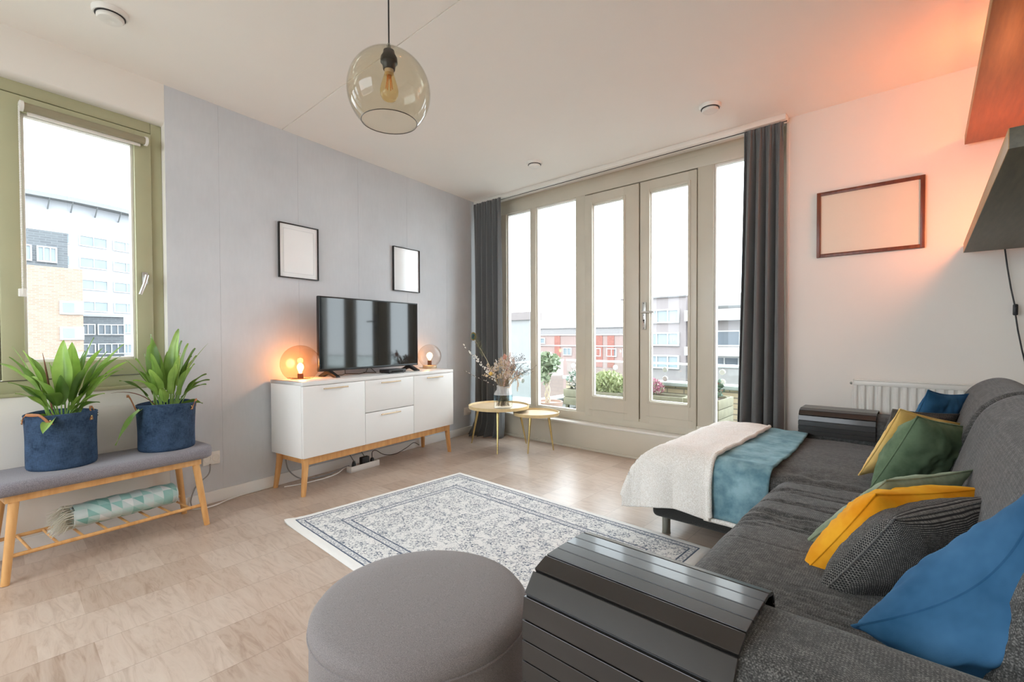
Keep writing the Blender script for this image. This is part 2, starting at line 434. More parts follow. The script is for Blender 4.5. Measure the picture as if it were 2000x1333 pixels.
def grey_wallpaper():
    m, n, l, b = new_mat('grey_wallpaper')
    v = coords(n, l); t = noise_tex(n, l, v, 2.2, 4, .55); s = noise_tex(n, l, coords(n, l, scale=(60, 60, 12)), 1, 3)
    c = ramp(n, l, t.outputs['Fac'], [(.3, srgb(199,203,208)), (.7, srgb(211,215,220))])
    c = mixc(n, l, .07, c, ramp(n, l, s.outputs['Fac'], [(.35, srgb(186,191,198)), (.65, srgb(218,223,230))]))
    l.new(c, b.inputs['Base Color']); b.inputs['Roughness'].default_value = .62
    bump(n, l, s.outputs['Fac'], .04, .001, b); return m

def sofa_cloth():
    m, n, l, b = new_mat('charcoal_melange')
    v = coords(n, l); t = noise_tex(n, l, v, 420, 2, .6); t2 = noise_tex(n, l, v, 60, 2, .5)
    sp = n.new('ShaderNodeSeparateXYZ'); l.new(v, sp.inputs[0]); K = 2*pi/.0052
    sx, sy, sz = [math_(n, l, 'SINE', math_(n, l, 'MULTIPLY', sp.outputs[a], K)) for a in 'XYZ']
    wv = math_(n, l, 'ADD', math_(n, l, 'ADD', math_(n, l, 'MULTIPLY', sx, sy), math_(n, l, 'MULTIPLY', sy, sz)), math_(n, l, 'MULTIPLY', sz, sx))
    f = math_(n, l, 'ADD', math_(n, l, 'ADD', math_(n, l, 'MULTIPLY', t.outputs['Fac'], .72), math_(n, l, 'MULTIPLY', t2.outputs['Fac'], .28)), math_(n, l, 'MULTIPLY', wv, .045))
    l.new(ramp(n, l, f, [(.36, srgb(50,50,50)), (.52, srgb(78,78,77)), (.66, srgb(122,121,119))]), b.inputs['Base Color'])
    b.inputs['Roughness'].default_value = .92; b.inputs['Sheen Weight'].default_value = .15; b.inputs['Specular IOR Level'].default_value = .2
    bump(n, l, f, .45, .0015, b); return m
M = dict(
    white_wall=plain('white_wall_paint', srgb(233,229,222), .75, var=.015, vs=2, bmp=.06, bs=180),
    ceiling=plain('ceiling_paint', srgb(244,241,236), .8, var=.01, vs=2, bmp=.12, bs=140),
    cream=plain('cream_lacquer', srgb(206,199,183), .38, var=.03, vs=4),
    olive=plain('olive_lacquer', srgb(176,175,142), .4, var=.03, vs=4),
    white=plain('white_lacquer', srgb(236,236,234), .35, var=.01),
    white_plastic=plain('white_plastic', srgb(233,231,226), .4, var=.01),
    white_satin=plain('white_satin', srgb(230,227,220), .35, var=.01),
    oak=wood('oiled_oak', srgb(196,140,82), srgb(222,172,112), (30,30,4), .42),
    bamboo=wood('bamboo', srgb(206,150,88), srgb(230,182,122), (30,30,4), .4),
    ash=wood('pale_ash_veneer', srgb(214,186,150), srgb(232,210,178), (4,40,40), .4),
    brass=plain('brushed_brass', srgb(212,190,130), .25, 1.0, var=.03),
    bronze=plain('dull_brass', srgb(206,184,154), .38, .6, var=.05),
    steel=plain('satin_steel', srgb(205,205,202), .28, 1.0, var=.02),
    darksteel=plain('grey_steel', srgb(150,150,142), .35, .9, var=.03),
    black=plain('black_plastic', srgb(20,20,21), .45, var=.05),
    black_metal=plain('black_metal', srgb(28,27,26), .35, .2, var=.05),
    tvframe=plain('dark_bezel', srgb(46,47,48), .35, .5, var=.03),
    screen=plain('television_screen', srgb(7,9,11), .05, var=.05, spec=.6, coat=.25),
    paper=plain('blank_paper', srgb(246,247,248), .5, var=.01, coat=.15),
    passe=plain('passe_partout', srgb(228,230,232), .6, var=.01),
    cream_paper=plain('cream_paper', srgb(226,216,198), .5, var=.02, vs=3),
    mahogany=wood('mahogany', srgb(84,42,26), srgb(120,66,42), (40,40,6), .35),
    walnut=wood('brown_black_veneer', srgb(74,70,58), srgb(94,88,72), (60,5,60), .5),
    sofa=sofa_cloth(),
    sofa_dark=fabric('dark_sofa_frame', srgb(34,34,33), srgb(62,62,60), 400, .4),
    slat=plain('black_brown_slat', srgb(37,34,32), .30, var=.15, vs=9, bmp=.05, bs=90, coat=.35),
    pouf=fabric('grey_felt', srgb(116,111,112), srgb(146,140,140), 700, .12),
    bench=fabric('grey_seat_cloth', srgb(112,108,116), srgb(150,146,152), 480, .35),
    curtain=fabric('grey_velvet_curtain', srgb(92,94,95), srgb(116,118,119), 600, .15, .85, .3),
    denim=denim_mat(),
    leather=plain('tan_leather', srgb(160,104,62), .5, var=.12, vs=20),
    soil=plain('potting_soil', srgb(58,44,34), .95, var=.3, vs=40, bmp=.8, bs=60),
    leaf=leaf_mat('bright_leaf', srgb(98,134,56), srgb(148,180,92)),
    leaf_dark=leaf_mat('deep_leaf', srgb(44,78,36), srgb(84,118,54)),
    stem=plain('leaf_stalk', srgb(132,168,84), .5, var=.1),
    withered=plain('withered_leaf', srgb(120,72,56), .7, var=.2, vs=30),
    throw=throw_mat(),
    fringe=plain('cream_fringe', srgb(214,212,198), .9, var=.06, vs=60),
    fleece=fabric('cream_sherpa', srgb(226,221,213), srgb(251,249,245), 230, 1.0, .95, .3),
    teal=velvet('teal_plush', srgb(92,130,144), srgb(146,182,192), .4, 11),
    blue=velvet('blue_cotton', srgb(40,84,120), srgb(70,116,156), .25, 5),
    mustard=velvet('mustard_velvet', srgb(222,142,20), srgb(246,184,52), .25, 6),
    yellow=velvet('yellow_velvet', srgb(232,188,108), srgb(247,214,144), .3, 6),
    green=velvet('green_velvet', srgb(78,98,74), srgb(116,136,108), .35, 9),
    sage=velvet('sage_velvet', srgb(114,128,106), srgb(156,168,146), .35, 9),
    knit=knit_mat('salt_and_pepper_knit', srgb(46,46,48), srgb(160,158,154), 250, 320),
    knit_edge=fabric('knit_edge', srgb(60,60,62), srgb(130,129,126), 500),
    pane=clear_glass('window_pane', (.935,.95,.945)),
    rail_glass=clear_glass('railing_glass', (.93,.96,.95)),
    smoke=clear_glass('smoked_glass', (.935,.92,.87), edge=(.56,.52,.42), refl=1.1),
    amber=clear_glass('amber_glass', (.945,.895,.85), edge=(.50,.38,.29), refl=.6),
    blush=clear_glass('pale_smoke_glass', (.97,.95,.935), edge=(.56,.52,.50), refl=1.1),
    bulb=clear_glass('amber_bulb_glass', (.97,.88,.66), edge=(.86,.72,.45)),
    vase=clear_glass('clear_vase_glass', (.97,.98,.985), edge=(.82,.88,.90)),
    vase_blue=clear_glass('blue_band_glass', (.84,.92,.96), edge=(.62,.76,.86)),
    glow=emit('glowing_filament', (1.0,.50,.16), 60),
    dull_fil=plain('unlit_filament', srgb(226,150,60), .3, .6),
)

# ================================================================== the room
H = 2.6
def room():
    corner = Vector((0, 0, 0)); far = lw(0, -5.6, 0)
    fx, fy = far.x, far.y
    struct('floor', MB().prism([(-.35, .0), (4.3, .0), (4.3, fy), (fx-.35, fy)], 'z', -.12, 0), floor_mat())
    c = MB(); sy = -2.307          # joint between two ceiling slabs
    c.prism([(-.35, .14), (4.5, .14), (4.5, sy+.004), (.35-.35, sy+.004)], 'z', H, H+.2)
    c.prism([(-.05, sy+.004), (4.5, sy+.004), (4.5, sy-.004), (-.05, sy-.004)], 'z', H+.006, H+.2)
    c.prism([(-.05, sy-.004), (4.5, sy-.004), (4.5, fy), (fx-.45, fy)], 'z', H, H+.2)
    struct('ceiling', c, M['ceiling'])
    # left wall: white around the window, grey wallpaper from v=-3.06 to the corner
    w = MB(); T = .30
    def seg(v0, v1, z0, z1, mat): w.box((-T if mat == 0 else -.003, v0, z0), (0, v1, z1), 0, LM, mat=mat)
    e = .0008
    vs_ = [-3.06, -2.761, -2.21, -1.665, -1.109, -.555, .04]
    for a, b in zip(vs_[:-1], vs_[1:]): seg(a+e, b-e, 0, H, 1)
    w.box((-T, -3.06, 0), (-.003, .04, H), 0, LM, mat=0); w.box((-.004, -3.058, 0), (-.0012, .04, H), 0, LM, mat=1)
    # rounded plaster reveal of the window opening (v -4.32..-3.06, z .80..2.36)
    seg(-5.7, -5.25, 0, H, 0); seg(-5.25, -3.06, 0, .80, 0)
    prof = [(-T, 2.36), (-.055, 2.36)] + [(-.055+.055*sin(a), 2.36+.03-.03*cos(a)) for a in [pi/2*i/6 for i in range(1, 7)]] + [(0, H), (-T, H)]
    w.prism([(p[0], p[1]) for p in prof], 'y', -5.25, -3.06, 0, LM, 0)
    struct('wall_left', w, [M['white_wall'], grey_wallpaper()], ang=40)
    # window wall: white part on the right, low wall under the windows
    b = MB()
    b.box((3.117, 0, 0), (4.5, .30, H)); b.box((3.104, .10, 0), (3.117, .30, H))
    struct('wall_back', b, M['white_wall'])
    # right wall (beyond the sofa) and the wall behind the viewer with an opening added for fill light
    struct('wall_right', MB().box((4.265, fy, 0), (4.5, 0, H)), M['white_wall'])
    f = MB(); f.box((fx-.3, fy-.25, 0), (4.5, fy, .75)); f.box((fx-.3, fy-.25, 2.50), (4.5, fy, H)); f.box((fx-.3, fy-.25, .75), (fx+.12, fy, 2.50)); f.box((3.0, fy-.25, .75), (4.5, fy, 2.50))
    struct('wall_front', f, M['white_wall'])
    # sill and low panel under the terrace windows
    k = MB()
    k.box((-.05, 0, .014), (3.117, .30, .232), .002)
    struct('trim_1', k, M['cream'])
    struct('trim_2', MB().box((-.05, -.014, .0), (3.117, .0, .022), .003), M['cream'])
    struct('trim_3', MB().box((-.05, -.012, .232), (3.117, .30, .25), .004), M['white_satin'])
    # baseboard along the grey wall
    struct('baseboard_left', MB().box((0, -5.6, 0), (.014, -.02, .078), .003, LM), M['white'])
    # painted corner bead where the window recess ends at the white wall
    struct('trim_4', MB().box((3.098, -.004, .25), (3.119, .10, H), .002), M['white_wall'])
    # thin corner strip of the grey wall at the curtain
    struct('trim_5', MB().box((0, -.05, .25), (.02, -.02, H-.03), .003, LM), M['cream'])
room()

def terrace_front():
    y0, y1 = .10, .18
    fr = MB()
    fr.box((-.05, y0, .25), (3.117, y1, .335), .004)                 # bottom rail
    fr.box((-.05, y0, 2.445), (3.117, y1, 2.545), .004)              # head
    fr.box((-.05, y0+.02, 2.545), (3.117, .30, H), .0)               # header above the head
    for a, b in ((-.05, .33), (.679, .75), (1.262, 1.369), (2.446, 2.571), (3.045, 3.117)):
        fr.box((a, y0+.0015, .334), (b, y1-.0015, 2.446), .003)
    struct('trim_6', fr, M['cream'])
    # fixed lights beside the doors
    def light(k, x0, x1, z0=.335, z1=2.445):
        w = MB(); t = .016
        w.box((x0, .118, z0), (x0+t, .165, z1), .003); w.box((x1-t, .118, z0), (x1, .165, z1), .003)
        w.box((x0+t, .118, z0), (x1-t, .165, z0+t), .003); w.box((x0+t, .118, z1-t), (x1-t, .165, z1), .003)
        o = struct('window_%d' % k, w, M['white_satin'])
        MB().box((x0+t-.002, .138, z0+t-.002), (x1-t+.002, .144, z1-t+.002)).build('pane', M['pane'], o)
    light(2, .33, .679); light(3, .75, 1.262); light(4, 2.571, 3.045)
    def door(k, x0, x1, g0, g1, hinge, handle):
        z0, z1, gz0, gz1 = .312, 2.432, .505, 2.335
        d = MB(); a, b = .088, .14
        d.box((x0+.004, a, z0), (g0, .126, z1), .003); d.box((g1, a, z0), (x1-.004, .126, z1), .003)
        d.box((g0-.002, a+.0005, gz1), (g1+.002, .1255, z1-.0005), .0); d.box((g0-.002, a+.0005, z0+.0005), (g1+.002, .1255, gz0), .0)
        # weather board at the foot
        d.box((g0-.035, a-.006, z0+.06), (g1+.035, a+.002, z0+.064), .001)
        o = struct('door_%d' % k, d, M['cream'])
        bd = MB(); t = .022
        for lo, hi in (((g0-.02, a-.008, gz0-.02), (g0+t-.02, a+.02, gz1+.02)), ((g1-.002, a-.008, gz0-.02), (g1+.02, a+.02, gz1+.02)),
                       ((g0+.002, a-.008, gz1-.002), (g1-.002, a+.02, gz1+.02)), ((g0+.002, a-.008, gz0-.02), (g1-.002, a+.02, gz0+.002))): bd.box(lo, hi, .004)
        bd.build('glazing_bead', M['cream'], o)
        gk = MB()
        for lo, hi in (((x0-.010, .128, z0), (x0+.012, .139, z1)), ((x1-.012, .128, z0), (x1+.010, .139, z1)), ((x0+.012, .128, z1-.012), (x1-.012, .139, z1+.01))): gk.box(lo, hi, 0)
        gk.build('gasket', M['black'], o)
        st = MB()
        for lo, hi in (((g0, .105, gz0), (g0+.010, .135, gz1)), ((g1-.010, .105, gz0), (g1, .135, gz1)), ((g0+.010, .105, gz0), (g1-.010, .135, gz0+.010)), ((g0+.010, .105, gz1-.010), (g1-.010, .135, gz1))): st.box(lo, hi, .002)
        st.build('spacer', M['white_satin'], o)
        MB().box((g0+.004, .118, gz0+.004), (g1-.004, .124, gz1-.004)).build('pane', M['pane'], o)
        if handle:
            hx = x0+.045
            h = MB(); h.box((hx-.018, a-.010, 1.135), (hx+.018, a, 1.375), .004)
            ho = h.build('door_handle', M['steel'], o, label='satin steel lever handle on a long backplate')
            lv = MB(); lv.tube([(hx, a-.008, 1.285), (hx, a-.045, 1.285)], .009, 12); lv.tube([(hx-.004, a-.045, 1.285), (hx+.04, a-.05, 1.286), (hx+.11, a-.045, 1.284)], [.010,.009,.008], 12)
            lv.build('lever', M['steel'], ho)
            kh = MB(); kh.lathe([(0,0),(.008,0),(.008,.003),(0,.003)], (0,0,0), 14, Matrix.Translation((hx, a-.0105, 1.215)) @ Matrix.Rotation(pi/2, 4, 'X'))
            kh.box((hx-.003, a-.0125, 1.193), (hx+.003, a-.0102, 1.212), 0)
            for z in (1.365, 1.262, 1.148): kh.lathe([(0,0),(.004,0),(.004,.002),(0,.002)], (0,0,0), 10, Matrix.Translation((hx, a-.0105, z)) @ Matrix.Rotation(pi/2, 4, 'X'))
            kh.build('keyhole', M['black'], ho)
        return o
    door(1, 1.369, 1.940, 1.456, 1.786, 'l', False)
    door(2, 1.944, 2.446, 2.038, 2.375, 'r', True)
    # curtain rail under the ceiling in front of the recess
    r = thing('curtain_rail', 'white curtain rail fixed along the ceiling above the terrace doors', 'curtain rail', (1.55, -.06, 2.555))
    MB().box((.02, -.105, 2.56), (3.115, -.02, H), .004).build('track', M['white_satin'], r)
    MB().box((.02, -.068, 2.557), (3.115, -.060, 2.562), 0).build('groove', M['black'], r)
terrace_front()

def curtain(name, label, x0t, x1t, x0b, x1b, yc, z0, z1, folds, seed, flare=0.0, pud=0.0):
    rnd = random.Random(seed); ph = [rnd.uniform(0, 6.28) for _ in range(6)]
    m = MB(); nu, nv = folds*28, 60
    def f(u, v):
        z = z1 + (z0 - z1)*v
        h = min(1, v/.055)                                            # heading tape
        k = max(0, (v-.055)/.945)
        x = (x0t + (x1t-x0t)*u)*(1-k) + (x0b + (x1b-x0b)*u)*k
        a = .007 + .010*h + .042*k**.6
        wob = .25*sin(2.1*v+ph[0]) + .5*sin(3*u*pi+ph[1])*k
        y = yc + a*sin(2*pi*folds*u + wob) + (.007*sin(2*pi*folds*4*u+ph[3])*max(0, 1-v/.075) if v > .004 else 0) + .010*k*sin(2*pi*folds*.5*u+ph[2]) + (1-k)*.004*sin(2*pi*folds*3*u+ph[3])
        x += .012*k*sin(2*pi*folds*u+ph[4]+1.2)
        y -= flare*k**2*(.5+.5*sin(2*pi*u+ph[5]))
        if pud: y -= pud*max(0, (v-.93)/.07)**1.5*(1.1-u)
        return Vector((x, y, z))
    m.grid(nu, nv, f)
    o = m.build(name, M['curtain'], None, ang=180, recalc=True)
    md = o.modifiers.new('cloth', 'SOLIDIFY'); md.thickness = .004; md.offset = 0
    return tag(o, label, 'curtain', 'grey curtains at the terrace windows')
curtain('curtain', 'dark grey floor-length curtain in the corner beside the grey wall', .06, .47, .10, .52, -.135, .004, 2.556, 5, 3, .03, .10)
curtain('curtain', 'dark grey curtain hanging between terrace window and white wall, behind the sofa', 2.845, 3.095, 2.79, 3.10, -.075, .02, 2.556, 4, 8, .015)

def left_window():
    def B(m, lo, hi, b=.004): m.box(lo, hi, b, LM)
    f = MB()
    x0, x1 = -.145, -.05
    for lo, hi in (((x0, -3.115, .80), (x1, -3.06, 2.36)), ((x0, -5.25, 2.30), (x1, -3.1155, 2.365)), ((x0, -5.25, .80), (x1, -3.1155, .862)), ((x0, -3.80, .8625), (x1, -3.745, 2.2995)), ((x0, -5.25, .8625), (x1, -5.20, 2.2995)), ((x0, -4.53, .8625), (x1, -4.47, 2.2995))): B(f, lo, hi)
    B(f, (-.06, -5.25, .785), (.006, -3.062, .803), .004)
    w = struct('window_1', f, M['olive'])
    def sash(v0, v1, open_handle):
        s = MB(); a, b = -.125, -.036; z0, z1 = .866, 2.292; g = (v0+.085, v1-.085, .955, 2.215)
        B(s, (a, v0+.003, z0), (b, g[0], z1)); B(s, (a, g[1], z0), (b, v1-.003, z1)); B(s, (a, g[0]-.004, z0), (b, g[1]+.004, g[2])); B(s, (a, g[0]-.004, g[3]), (b, g[1]+.004, z1))
        so = s.build('sash', M['olive'], w)
        bd = MB()
        for lo, hi in (((-.09, g[0], g[2]), (-.055, g[0]+.014, g[3])), ((-.09, g[1]-.014, g[2]), (-.055, g[1], g[3])), ((-.09, g[0]+.014, g[2]), (-.055, g[1]-.014, g[2]+.014)), ((-.09, g[0]+.014, g[3]-.014), (-.055, g[1]-.014, g[3]))): B(bd, lo, hi, .002)
        bd.build('glazing_bead', M['white_satin'], so)
        p = MB(); B(p, (-.076, g[0]+.004, g[2]+.004), (-.070, g[1]-.004, g[3]-.004), 0); p.build('pane', M['pane'], so)
        if open_handle:
            h = MB(); vh = v1-.045
            B(h, (-.037, vh-.014, 1.395), (-.026, vh+.014, 1.465), .004)
            h.tube([lw(-.03, vh, 1.44), lw(.004, vh, 1.44)], .009, 12)
            h.tube([lw(.004, vh, 1.445), lw(.010, vh-.012, 1.40), lw(.008, vh-.035, 1.33)], [.010,.009,.008], 12)
            h.build('handle', M['steel'], so, label='steel window handle')
    sash(-3.745, -3.115, True); sash(-4.47, -3.80, False); sash(-5.20, -4.53, False)
    # roller blind
    t = thing('roller_blind', 'rolled-up beige roller blind across the top of the olive window', 'blind', lw(-.01, -3.40, 2.20), PH)
    MB().tube([lw(-.008, -3.655, 2.232), lw(-.008, -3.158, 2.232)], .021, 20).build('roll', plain('blind_cloth', srgb(150,142,118), .7), t)
    bm = MB(); B(bm, (-.022, -3.64, 2.196), (-.014, -3.175, 2.214), .002); bm.build('hem_bar', M['white_satin'], t)
    for v0, v1 in ((-3.668, -3.655), (-3.158, -3.145)):
        e = MB(); e.tube([lw(-.008, v0, 2.232), lw(-.008, v1, 2.232)], .026, 20); B(e, (-.036, v0, 2.225), (-.006, v1, 2.258), .002)
        e.build('end_bracket', M['white_plastic'], t)
    ch = MB()
    for du in (-.006, .012):
        for i in range(78):
            ch.lathe([(0,-.0032),(.0032,0),(0,.0032)], lw(du, -3.672, 2.235-.0118*i), 5)
    ch.tube([lw(-.006, -3.672, 2.23), lw(-.006, -3.672, 1.31), lw(.003, -3.672, 1.296), lw(.012, -3.672, 1.31), lw(.012, -3.672, 2.23)], .0013, 6)
    ch.build('bead_chain', M['white_plastic'], t)
    c = MB(); B(c, (-.036, -3.682, 1.285), (-.012, -3.655, 1.325), .003); c.build('chain_holder', M['white_plastic'], t)
left_window()

def ceiling_discs():
    first = None
    for (x, y, lab) in ((.995, -3.352, 'white round smoke detector above the olive window'), (2.766, -.556, 'white round smoke detector near the right-hand curtain'), (1.279, -.564, 'white round smoke detector above the narrow terrace window')):
        if first is None:
            t = first = thing('smoke_detector', lab, 'smoke detector', (x, y, H), 0, 'smoke detectors on the ceiling')
            c = (x, y, H)
            MB().lathe([(0,0),(.068,0),(.068,-.012),(.062,-.022),(.0,-.022)], c, 40).build('base', M['white_plastic'], t)
            MB().lathe([(0,-.0221),(.057,-.0221),(.057,-.0255),(0,-.0255)], c, 40).build('slot', M['black'], t)
            MB().lathe([(0,-.0256),(.051,-.0256),(.052,-.034),(.046,-.042),(.020,-.045),(.012,-.042),(0,-.042)], c, 40).build('cover', M['white_plastic'], t)
        else: copy_thing(first, (x, y, H), 0, lab)
ceiling_discs()

def pendant():
    cx, cy, cz = 2.3577, -2.7476, 1.9825
    t = thing('pendant_lamp', 'smoked glass globe pendant hanging from the ceiling on a thin black cord', 'pendant lamp', (cx, cy, cz))
    r = .150; a0 = math.asin(.100/r); th = .0025
    prof = [(.012, r-.001)]
    prof = [(r*sin(a), r*cos(a)) for a in [.08 + (pi-a0-.08)*i/40 for i in range(41)]]
    inner = [((r-th)*sin(a), (r-th)*cos(a)) for a in [.08 + (pi-a0-.08)*i/40 for i in range(40, -1, -1)]]
    s = MB(); s.lathe(prof+inner+[prof[0]], (cx, cy, cz), 64); s.weld()
    s.build('glass_shade', M['smoke'], t, ang=60)
    rim = MB(); rr, rz = r*sin(pi-a0), r*cos(pi-a0)
    rim.tube([(cx+rr*cos(k*pi/32), cy+rr*sin(k*pi/32), cz+rz) for k in range(65)], .0016, 6, False).build('rim', plain('ground_glass_rim', srgb(70,62,50), .3), t)
    MB().tube([(cx, cy, cz+r-.01), (cx, cy, H)], .0028, 10).build('cord', M['black'], t)
    k = MB(); k.lathe([(0,.152),(.007,.152),(.008,.168),(.005,.176),(.0,.176)], (cx, cy, cz), 20); k.build('cord_grip', M['darksteel'], t)
    MB().lathe([(0,.150),(.020,.150),(.022,.138),(.030,.124),(.031,.106),(.024,.098),(.021,.080),(0,.080)], (cx, cy, cz), 32).build('socket', M['black_metal'], t)
    b = MB(); b.lathe([(.016,.082),(.017,.066),(.020,.055),(.030,.022),(.0335,.004),(.032,-.012),(.024,-.028),(.010,-.036),(0,-.037)], (cx, cy, cz), 32)
    bo = b.build('light_bulb', M['bulb'], t, label='unlit amber bulb')
    fm = MB()
    for i in range(6):
        an = 2*pi*i/6; fm.tube([(cx+.006*cos(an), cy+.006*sin(an), cz+.060), (cx+.012*cos(an), cy+.012*sin(an), cz+.010)], .0016, 6)
    fm.lathe([(.004,.08),(.004,.055),(.008,.05),(0,.05)], (cx, cy, cz), 12)
    fm.build('filament', M['dull_fil'], bo)
    MB().lathe([(0,.082),(.017,.082),(.017,.066),(.012,.060),(0,.060)], (cx, cy, cz), 24).build('bulb_cap', M['bronze'], bo)
pendant()

# ================================================================== on the left wall
def picture(label, u, v0, v1, z0, z1, fw, fmat, pmat, inner, Mx, name='picture_frame', group=None):
    """frame lies on the wall; Mx maps (distance from wall, along, up)"""
    c = Mx @ Vector((0, (v0+v1)/2, z0))
    t = thing(name, label, 'picture frame', c, PH if Mx is LM else 0, group)
    f = MB(); d = .022
    f.box((.001, v0, z0), (d, v0+fw, z1), .0015, Mx); f.box((.001, v1-fw, z0), (d, v1, z1), .0015, Mx)
    f.box((.001, v0+fw, z0), (d, v1-fw, z0+fw), .0015, Mx); f.box((.001, v0+fw, z1-fw), (d, v1-fw, z1), .0015, Mx)
    f.build('frame', fmat, t)
    MB().box((.002, v0+fw-.001, z0+fw-.001), (.010, v1-fw+.001, z1-fw+.001), 0, Mx).build('sheet', pmat, t)
    if inner:
        m = MB(); e = .030; w = .004
        for lo, hi in (((v0+fw+e, z0+fw+e), (v0+fw+e+w, z1-fw-e)), ((v1-fw-e-w, z0+fw+e), (v1-fw-e, z1-fw-e)), ((v0+fw+e, z0+fw+e), (v1-fw-e, z0+fw+e+w)), ((v0+fw+e, z1-fw-e-w), (v1-fw-e, z1-fw-e))):
            m.box((.010, lo[0], lo[1]), (.0115, hi[0], hi[1]), 0, Mx)
        m.build('mount_edge', M['passe'], t)
    return t
picture('thin black frame with blank white mounted sheet, hanging over the larger globe lamp', .02, -2.371, -2.054, 1.519, 1.922, .007, M['black_metal'], M['paper'], True, LM, group='black frames on the grey wall')
picture('thin black frame with blank glossy sheet, hanging nearer the window corner', .02, -1.294, -.963, 1.508, 1.918, .006, M['black_metal'], plain('glossy_sheet', srgb(238,240,242), .12, var=.01, coat=.6), False, LM, group='black frames on the grey wall')
BM = Matrix(((0, 1, 0, 0), (-1, 0, 0, 0), (0, 0, 1, 0), (0, 0, 0, 1)))     # (from wall, along, up) on the window wall
picture('brown wooden frame with blank cream sheet on the white wall above the radiator', .02, 3.285, 3.832, 1.600, 2.034, .022, M['mahogany'], M['cream_paper'], False, BM)

def sideboard():
    t = thing('sideboard', 'low white sideboard with brass bar handles on splayed oak legs', 'sideboard', lw(.22, -1.69, 0), PH)
    v0, v1, d = -2.448, -.938, .42; z0, z1 = .258, .775
    b = MB()
    b.box((.025, v0, z0), (d-.022, v0+.018, z1), .0015, LM); b.box((.025, v1-.018, z0), (d-.022, v1, z1), .0015, LM)
    b.box((.025, v0+.018, z0), (d-.022, v1-.018, z0+.018), 0, LM); b.box((.025, v0+.018, z0+.018), (.035, v1-.018, z1), 0, LM)
    for v in (-1.941, -1.441): b.box((.03, v-.009, z0+.01), (d-.024, v+.009, z1-.01), 0, LM)
    b.build('carcass', M['white'], t)
    MB().box((.020, v0, z1-.026), (d, v1, z1), .0015, LM).build('worktop', M['white'], t)
    def front(name, a, c, za, zb, hv):
        f = MB().box((d-.021, a+.002, za+.002), (d, c-.002, zb-.003), .0015, LM).build(name, M['white'], t)
        h = MB(); zh = zb-.028
        h.tube([lw(d+.022, hv-.098, zh), lw(d+.022, hv+.098, zh)], .0052, 10)
        for s in (-.07, .07): h.tube([lw(d-.001, hv+s, zh), lw(d+.022, hv+s, zh)], .004, 8)
        h.build('handle', M['bronze'], f, label='brushed brass bar handle')
    zt = z1-.026
    front('door', v0, -1.941, z0, zt, -2.205); front('door', -1.441, v1, z0, zt, -1.200)
    front('drawer', -1.941, -1.441, .500, zt, -1.703); front('drawer', -1.941, -1.441, z0, .500, -1.705)
    fr = MB()
    fr.box((d-.052, v0+.05, .205), (d-.026, v1-.05, .258), .002, LM); fr.box((.05, v0+.05, .205), (.076, v1-.05, .258), .002, LM)
    for v in (v0+.05, v1-.075): fr.box((.06, v, .205), (d-.03, v+.024, .258), .002, LM)
    fr.build('base_frame', M['oak'], t)
    for u, uf in ((d-.045, d-.03), (.062, .045)):
        for v, vf in ((v0+.045, v0+.015), (v1-.045, v1-.025)):
            l = MB(); n = 8
            sgn = 1 if vf > v else -1
            pts = [Vector((u+(uf-u)*(i/n), v + (vf-v)*(i/n)**1.1, .256*(1-i/n))) for i in range(n+1)]
            def f(a, bb):
                i = bb*n; k = int(min(n-1, i)); p = pts[k].lerp(pts[k+1], i-k)
                w = .034 - .012*bb if bb > .22 else .034+.018*(1-bb/.22)**2
                an = 2*pi*a; sx = abs(cos(an))**.5*(1 if cos(an) > 0 else -1); sy = abs(sin(an))**.5*(1 if sin(an) > 0 else -1)
                return lw(p.x+sx*(.021-.006*bb), p.y+sy*w/2*1.15, p.z)
            l.grid(20, 16, f, True)
            l.weld()
            bmesh.ops.holes_fill(l.bm, edges=[e for e in l.bm.edges if len(e.link_faces) == 1])
            l.build('leg', M['oak'], t, ang=60)
sideboard()

